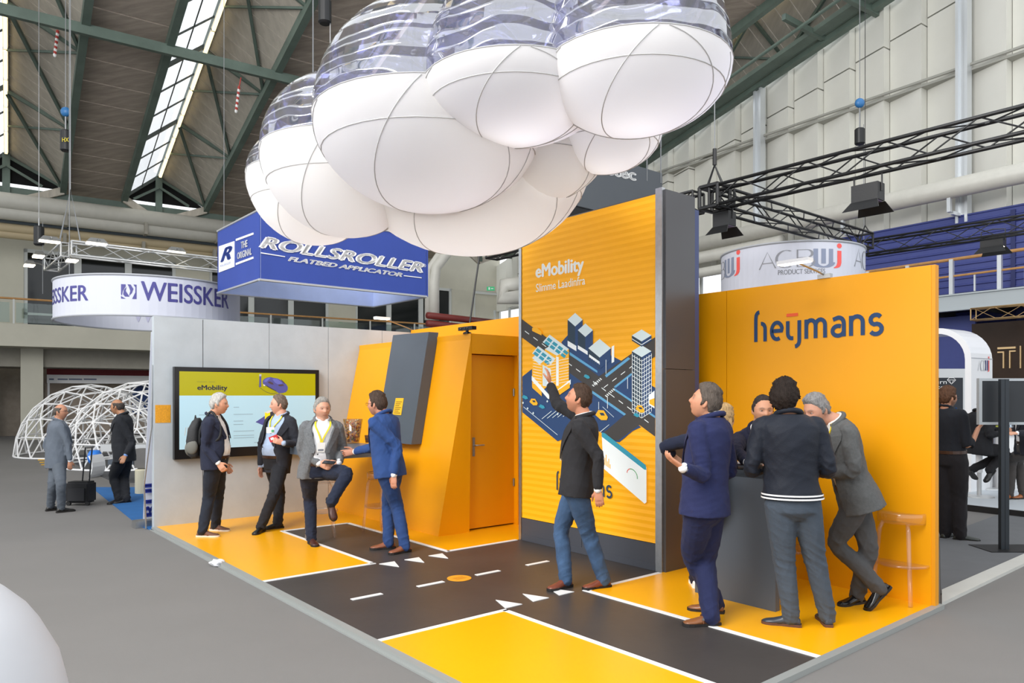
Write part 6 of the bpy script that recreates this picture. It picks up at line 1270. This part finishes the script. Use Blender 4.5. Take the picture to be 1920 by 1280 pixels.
# yaw: 0 = facing right of picture, 90 = away from the camera, 180 = left, 270 = towards the camera
pA = person(dict(dbg=DBG, label='white haired man in navy jacket with grey backpack facing right', Y=9.07, h=1.78, yaw=5, pel=(404, 868), neck=(401, 783), head=(411, 757), hyaw=5, dh=0, elR=(385, 838, -.02), wrR=(408, 866, -.02), handR=(417, 878), curlR=1.3, elL=(398, 838, .05), wrL=(420, 868, .0), knR=(392, 930), knL=(409, 925), anR=(380, 993), anL=(404, 982), toeR=(416, 1003), toeL=(433, 993), hair='#b9b6b1', brow='#c9c4bc', hairt=.016, shirt='#efeeec', trousers='#252a35', jacket='#262a3c', open=.45, vbot=.5, belly=.12, shoes='#6a4636', sole='#d8d2c8', srough=.7, hem=-.12, skin='#d39a7c'))
pB = person(dict(dbg=DBG, label='man in dark suit with yellow lanyard holding a red card and a red cup', Y=9.54, h=1.8, yaw=235, syaw=245, pel=(518, 868), neck=(527, 781), dp=.1, head=(523, 758), hyaw=200, elR=(491, 832, .1), wrR=(489, 872, -.1), elL=(556, 832, .0), wrL=(533, 831, -.2), handL=(518, 826, -.04), knR=(524, 925, .1), knL=(514, 926, -.1), anR=(521, 978), anL=(490, 985), toeR=(498, 990), toeL=(482, 998), hair='#75655a', hairline=[.085, .08, .06, .04, -.02, -.012, .01, -.05, -.075], shirt='#a9bcd8', trousers='#26272c', jacket='#30323a', open=.55, vbot=.35, belly=.16, lanyard='#e6cf1e', shoes='#14120f', skin='#d9a088', thumbL=(0, 0, 1), curlL=.9, lbot=.62, badge=0))
pC = person(dict(dbg=DBG, label='grey haired man in grey jacket seated on a clear stool with a phone', Y=8.35, h=1.82, yaw=290, pel=(594, 880), neck=(605, 790), dp=.10, head=(604, 766), hyaw=305, elR=(565, 848, .05), wrR=(597, 868, -.25), handR=(617, 876, -.05), elL=(642, 842, .05), wrL=(636, 866, -.22), handL=(622, 874, -.04), knR=(581, 935, -.2), knL=(650, 888, -.25), anR=(584, 1006), anL=(623, 938, -.30), toeR=(600, 1027), toeL=(634, 980, -.12), hair='#9a9792', brow='#8a857c', hairt=.012, shirt='#e6e8ec', trousers='#232a3c', jacket='#6a6d70', jk=dict(var=.2, vscale=60), open=.30, vbot=.36, belly=.08, lanyard='#e6cf1e', lbot=.56, shoes='#4a2a22', skin='#cf9a80', hem=-.16, thumbL=(0, 0, 1), thumbR=(0, 0, 1), curlL=.8, curlR=.7, beard='#9a8a80', bw=.2))
pD = person(dict(dbg=DBG, label='dark haired man in blue suit pointing at the seated man', Y=8.16, h=1.83, yaw=160, syaw=155, pel=(731, 880), neck=(718, 781), head=(707, 757), hyaw=160, elL=(745, 838, -.05), wrL=(739, 888, -.05), handL=(738, 906), elR=(699, 838, .1), wrR=(667, 846, .1), handR=(648, 849), poseR='point', curlR=.4, knL=(744, 948), knR=(728, 945), anL=(759, 1020), anR=(729, 1014), toeL=(726, 1037), toeR=(692, 1027), hair='#4a3c34', hairt=.016, top=1.6, glasses=1, shirt='#f0f0ee', trousers='#2b4474', jacket='#2e4a80', open=.22, vbot=.38, belly=.05, lanyard='#e6cf1e', lbot=.45, shoes='#8a5238', skin='#c98e74', beard='#6a5548', bw=.35, hem=-.13, thumbR=(0, 0, 1)))
pE = person(dict(dbg=DBG, label='man in black blazer and jeans raising his hand to the yellow tower', Y=6.55, h=1.82, yaw=172, syaw=165, pel=(1080, 908), neck=(1094, 785), head=(1085, 747), hyaw=170, hpitch=18, dh=.0, elL=(1121, 858, -.05), wrL=(1121, 915, .0), handL=(1124, 940), elR=(1046, 758, .16), wrR=(1032, 722, .12), handR=(1028, 696, .02), poseR='open', curlR=.35, palmR=(-1, .2, .2), thumbR=(-.3, -1, 0), knL=(1103, 998), knR=(1053, 990), anL=(1131, 1083), anR=(1060, 1083), toeL=(1086, 1102), toeR=(1018, 1106), hair='#4a3a30', hairt=.014, shirt='#f1f1f2', trousers='#4f6f95', jeans=1, jacket='#2b2b2e', open=.20, vbot=.36, lanyard='#e6cf1e', lbot=.5, shoes='#7c4230', skin='#c98a6c', shdR=(-.02, .0, .06), beard='#6a5548', bw=.3, hem=-.15, belt='#8a9a20'))
pF = person(dict(dbg=DBG, label='grey haired man in navy suit seen from behind looking up, brown buckled shoes', Y=5.54, h=1.84, yaw=140, syaw=135, pel=(1322, 948), neck=(1333, 788), head=(1323, 753), hyaw=158, hpitch=20, elL=(1318, 890, -.12), wrL=(1282, 878, -.10), handL=(1268, 868, .0), elR=(1368, 885, .1), wrR=(1330, 880, .35), knL=(1299, 1040), knR=(1322, 1050), anL=(1340, 1128), anR=(1332, 1150), toeL=(1310, 1140), toeR=(1272, 1168), hair='#5c534c', brow='#5a5048', hairt=.016, top=1.5, shirt='#eceef2', trousers='#22284a', jacket='#262c52', open=.15, vbot=.4, belly=.05, shoes='#80502e', skin='#c78e70', hem=-.09, tw=1.1, flare=.05))
pG = person(dict(dbg=DBG, label='smiling dark haired man in navy jacket leaning behind the bar counter', Y=6.85, h=1.8, yaw=265, syaw=262, pel=(1425, 905), neck=(1424, 812), dn=-.30, head=(1430, 768), hyaw=268, hpitch=-5, dh=-.08, elL=(1462, 850, -.1), wrL=(1455, 868, -.2), elR=(1382, 845, -.1), wrR=(1400, 866, -.2), knL=(1445, 1000), knR=(1415, 1000), anL=(1448, 1070), anR=(1412, 1070), toeL=(1446, 1085), toeR=(1410, 1085), hair='#3c3634', hairt=.009, hairline=[.09, .088, .07, .045, -.02, -.012, .01, -.05, -.075], shirt='#f2f2f2', trousers='#1f222c', jacket='#1e2033', open=.2, vbot=.5, shoes='#1a1614', skin='#d09878'))
pH = person(dict(dbg=DBG, label='curly dark haired man in black bomber jacket with striped hem seen from behind', Y=5.42, h=1.80, yaw=86, syaw=84, pel=(1486, 938), neck=(1478, 783), head=(1471, 746), hyaw=62, elL=(1408, 880, .08), wrL=(1425, 880, .3), elR=(1556, 880, .08), wrR=(1540, 885, .3), knL=(1470, 1048), knR=(1528, 1048), anL=(1483, 1152), anR=(1550, 1150), toeL=(1452, 1165), toeR=(1540, 1155), hair='#2a221e', hairt=.024, hairn=.008, hairline=[.07, .07, .055, .03, -.01, -.01, .01, -.06, -.085], shirt='#20242c', trousers='#46505c', jacket='#1b202b', closed=1, stripes=1, hem=.02, flare=.02, girth=1.08, shw=1.12, tw=1.05, shoes='#343a44', sole='#5a3a28', skin='#b98468', jk=dict(rough=.6)))
pI = person(dict(dbg=DBG, label='grey haired man in grey suit leaning over with crossed legs by the right stool', Y=6.0, h=1.82, yaw=165, syaw=185, pel=(1606, 925), neck=(1562, 795), dn=.0, head=(1531, 768), hyaw=200, hpitch=-18, elL=(1602, 880, -.05), wrL=(1548, 888, .1), elR=(1560, 870, .2), wrR=(1535, 800, .1), knL=(1570, 1018, -.05), knR=(1628, 1025), anL=(1645, 1098, -.10), anR=(1608, 1112), toeL=(1603, 1141, -.02), toeR=(1568, 1133), hair='#868483', brow='#6a6460', hairt=.015, top=1.4, shirt='#e8e6e0', trousers='#4c4c4d', jacket='#5b5c5c', jk=dict(var=.12, vscale=50), open=.2, vbot=.42, lanyard='#e6cf1e', lbot=.6, badge=0, shoes='#151313', srough=.2, skin='#c9937a', hem=-.22, curlR=.7, thumbR=(-.5, -1, 0), flare=.05))
pW = person(dict(dbg=DBG, label='blonde woman in navy top with hand on hip behind the navy suited man', Y=6.15, h=1.7, yaw=60, syaw=55, pel=(1312, 925), neck=(1330, 812), head=(1357, 785), hyaw=35, dh=-.03, elL=(1246, 838, .05), wrL=(1280, 868, -.0), handL=(1292, 884), elR=(1372, 875, .1), wrR=(1372, 890, .2), knL=(1306, 1010), knR=(1330, 1010), anL=(1304, 1082), anR=(1338, 1082), toeL=(1300, 1088), toeR=(1340, 1088), hair='#b09268', hairstyle='long', hairt=.02, shirt='#20263a', sleeve=.35, trousers='#22263a', shoes='#e6e6e6', sole='#f0f0f0', skin='#d8a68a', girth=.86, shw=.88, hs=.95))
BG = dict(vox=.013, bvox=.010)
pJ = person(dict(dbg=DBG, label='bald man in grey suit standing by the trolley case, back turned', Y=11.2, h=1.66, floor=0, yaw=40, syaw=38, pel=(108, 862), neck=(110, 791), head=(114, 771), hyaw=5, elR=(127, 832, -.1), wrR=(131, 862, .0), handR=(131, 872), elL=(88, 830, .1), wrL=(92, 862, .05), knL=(99, 908), knR=(114, 908), anL=(95, 947), anR=(115, 950), toeL=(104, 954), toeR=(143, 955), hair='#5a544e', hairstyle='bald', glasses=1, shirt='#dfe3ea', trousers='#5b626b', jacket='#626a75', open=.2, vbot=.4, girth=1.08, shoes='#15130f', skin='#b98468', belly=.1, **BG))
pK = person(dict(dbg=DBG, label='balding man in charcoal suit and blue shirt standing on the blue carpet', Y=12.05, h=1.78, floor=0, yaw=185, syaw=190, pel=(233, 850), neck=(229, 780), head=(220, 762), hyaw=180, elL=(248, 828, -.05), wrL=(236, 852, -.12), elR=(222, 828, .1), wrR=(222, 850, .05), knL=(213, 893, -.05), knR=(233, 896), anL=(222, 933), anR=(237, 933), toeL=(200, 944), toeR=(220, 942), hair='#4a4440', hairstyle='bald', shirt='#7f9fd4', trousers='#222429', jacket='#26282d', open=.3, vbot=.4, lanyard='#24549c', lbot=.5, badge=0, shoes='#1a1a1e', skin='#a87858', belly=.08, **BG))
pL = person(dict(dbg=DBG, label='young man with glasses in black shirt holding the framed screen', Y=9.0, h=1.84, floor=0, yaw=30, syaw=28, pel=(1781, 858), neck=(1774, 768), head=(1777, 745), hyaw=12, elR=(1815, 836, -.05), wrR=(1834, 803, .05), handR=(1840, 796), elL=(1765, 830, .1), wrL=(1790, 825, .15), knL=(1772, 930), knR=(1799, 930), anL=(1772, 996), anR=(1800, 1000), toeL=(1785, 1003), toeR=(1832, 1012), hair='#5a4030', hairt=.018, hairn=.004, glasses=1, beard='#5a4030', bw=.6, shirt='#1d2027', sleeve=.25, trousers='#211f22', shoes='#2c322e', skin='#c99478', tw=1.12, girth=1.08, lanyard='#2a6fc0', lbot=.7, badge=0, **BG))
pM = person(dict(dbg=DBG, label='man in black suit sitting on a white stool behind the screen stand', Y=11.4, h=1.8, floor=.1, yaw=10, syaw=20, pel=(1836, 838), neck=(1838, 775), head=(1846, 757), hyaw=10, elR=(1855, 815, -.1), wrR=(1878, 812, .1), elL=(1850, 805, .1), wrL=(1878, 806, .1), knR=(1885, 845, -.05), knL=(1885, 850, .15), anR=(1856, 880, -.05), anL=(1822, 880, .2), toeR=(1846, 893, -.05), toeL=(1832, 890, .1), hair='#3a3230', shirt='#e8e8ea', trousers='#1d1d20', jacket='#1c1d21', open=.15, shoes='#151515', skin='#c99478', **BG))
pN = person(dict(dbg=DBG, label='man in dark jacket and grey trousers with tan shoes at the right edge', Y=11.2, h=1.8, floor=.1, yaw=170, syaw=165, pel=(1926, 838), neck=(1924, 772), head=(1922, 752), hyaw=175, elL=(1932, 812, -.1), wrL=(1908, 812, -.05), elR=(1918, 805, .1), wrR=(1898, 806, .1), knL=(1898, 862, -.1), knR=(1910, 862, .1), anL=(1893, 925), anR=(1918, 925), toeL=(1880, 935), toeR=(1904, 933), hair='#3a3230', shirt='#e8e8ea', trousers='#4a4644', jacket='#22242c', shoes='#9a5c34', skin='#c99478', **BG))
# ------------------------------------------------ things people carry
r_, J, HX, frame, sect = pA
c, lt, ft = frame(.62); w, d, sh_ = sect(.62); bk = c - ft * (d + .095) - UP * .03 ; o = T('backpack', 'black and grey backpack on the back of the white haired man', 'backpack', bk)
upA = (J['shL'] + J['shR']) / 2 - c; upA = Vector((0, 0, 1))
mb = MB(); rs = []
for t, w_, d_, off in ((-.26, .10, .05, .01), (-.22, .14, .085, 0), (-.05, .155, .10, -.01), (.10, .145, .085, .0), (.19, .10, .06, .02), (.23, .04, .03, .03)):
    rs.append([bk + UP * t + lt * (.9 * w_ * math.copysign(abs(math.cos(a)) ** .7, math.cos(a))) + ft * (.82 * d_ * math.copysign(abs(math.sin(a)) ** .7, math.sin(a)) + off) for a in np.linspace(0, 2 * PI, 25)[:-1]])
mb.ring(rs); ob('pack_body', mb, mat('pack_nylon', '#2a2b2d', .7, bump=.2, bscale=60), o, smooth=True)
mb = MB(); mb.ell(bk - UP * .14 - ft * .055, .125, .06, .10, lt, ft, UP); mb.ell(bk - UP * .12 + lt * -.12, .03, .07, .09, lt, ft, UP); ob('front_pouch', mb, mat('pack_grey', '#6a6a64', .7, var=.1), o, smooth=True)
for sg in (-1, 1):
    q = MB(); pts = []
    for (t, dd, xx) in ((.40, -1.0, .09), (.70, -1.05, .10), (.92, -.6, .10), (1.0, .1, .10), (.9, .9, .115), (.72, 1.1, .14), (.52, .9, .17), (.42, -.3, .19)):
        c2, l2, f2 = frame(t); w2, d2, s2 = sect(t); xx_ = min(xx, w2 * .98); pts.append(c2 + l2 * sg * xx_ + f2 * ((d2 + .030) * math.copysign(math.sqrt(max(0, 1 - (xx_ / (w2 + .035)) ** 2)), dd) * min(1, abs(dd)) + s2) + UP * (.05 if t > .95 else 0))
    q.tube(cat(pts, 3), .016, 6); ob('shoulder_strap', q, mat('pack_strap', '#1e1f21', .7), o, smooth=True)
q = MB(); q.tube([bk + UP * .21 - lt * .03, bk + UP * .26, bk + UP * .21 + lt * .03], .008, 6); ob('grab_handle', q, black, o)
for dx in (-.07, 0, .07): q = MB(); q.tube([bk + lt * dx * 1.2 - ft * .098 + UP * .02, bk + lt * dx - ft * .09 + UP * .12], .004, 5); ob('cord', q, mat('pack_cord', '#b9b9b4', .6), o)
r_, J, HX, frame, sect = pB
p = J['wrL'] + (P(518, 826, J['wrL'].y) - J['wrL']).normalized() * .11
q = MB(); q.boxc(p + Vector((-.02, -.035, .03)), .11, .012, .07, Vector((.9, 0, .35)).normalized(), Vector((0, 1, 0)), Vector((-.35, 0, .9)).normalized()); o = ob('red_card', q, mat('red_card', '#c4242c', .45), None, 'red card held by the man with the yellow lanyard by the table', 'card')
q = MB(); q.boxc(p + Vector((-.035, -.043, .028)), .04, .003, .03, Vector((.9, 0, .35)).normalized(), Vector((0, 1, 0)), Vector((-.35, 0, .9)).normalized()); ob('white_print', q, white, o, loc=(0, 0, 0))
p = P(507, 815, J['wrL'].y - .02); q = MB(); q.boxc(p + Vector((0, 0, .06)), .10, .006, .075, Vector((1, .1, 0)).normalized(), Vector((-.1, 1, 0)).normalized()); bd2 = ob('name_badge', q, mat('badge_card', '#e9e9e6', .4), None, 'white name badge hanging before the chest of the man holding a red card', 'badge')
q = MB(); q.boxc(p + Vector((.03, -.006, .05)), .03, .004, .03); ob('logo_print', q, mat('green_print', '#4aa070', .5), bd2, loc=(0, 0, 0))
r_, J, HX, frame, sect = pC
p = (J['wrL'] + J['wrR']) / 2 + Vector((.03, -.11, .012)); o = T('mobile_phone', 'black mobile phone held in both hands of the seated man', 'phone', p); az = Vector((0, -.35, .93)).normalized(); ax = Vector((.95, -.2, .05)).normalized(); ay = az.cross(ax).normalized(); ax = ay.cross(az)
q = MB(); q.boxc(p, .14, .07, .009, ax, ay, az); ob('phone_body', q, bez, o); q = MB(); q.boxc(p + az * .005, .13, .062, .001, ax, ay, az); ob('display', q, mat('dark_display', '#2b3038', .08, coat=1), o)
def watch(J, s_, lab):
    e_, w_ = J['el' + s_], J['wr' + s_]; d = (w_ - e_).normalized(); q = MB(); x = d.orthogonal().normalized(); y = d.cross(x); c = w_ - d * .0; rs = []
    for t in (-.012, .012): rs.append([c + d * t + (x * math.cos(a) + y * math.sin(a)) * .037 for a in np.linspace(0, 2 * PI, 25)])
    q.ring(rs, False, False); o = ob('wrist_watch', q, black, None, lab, 'watch'); q = MB(); q.lathe(c + (UP * .8 - Vector((0, .6, 0))).normalized() * .034, [(.017, 0), (.018, .006), (.012, .008)], 16, ax=(UP * .8 - Vector((0, .6, 0))).normalized()); ob('watch_face', q, mat('watch_face', '#c9ccd0', .2), o, loc=(0, 0, 0))
watch(pC[1], 'L', 'dark wrist watch on the left wrist of the seated man'); watch(pF[1], 'L', 'pale faced wrist watch on the wrist of the navy suited man')
r_, J, HX, frame, sect = pF
for s_ in 'LR':
    an = J['an' + s_]; d = Vector((J['td' + s_].x, J['td' + s_].y, 0)).normalized(); sx = d.cross(UP)
    for k_ in (.03, .065):
        q = MB(); c = Vector((an.x, an.y, zf)) + d * k_ * 1.0; q.tube([c + sx * (.040 * math.cos(a)) + UP * (.012 + (.088 - k_ * .25) * math.sin(a)) for a in np.linspace(.15, PI - .15, 9)], .006, 5); ob('monk_strap', q, mat('strap_leather', '#6a4024', .35), r_)
        q = MB(); q.boxc(c - sx * .037 + UP * .055, .02, .006, .018, d, sx); ob('buckle', q, alu, r_)
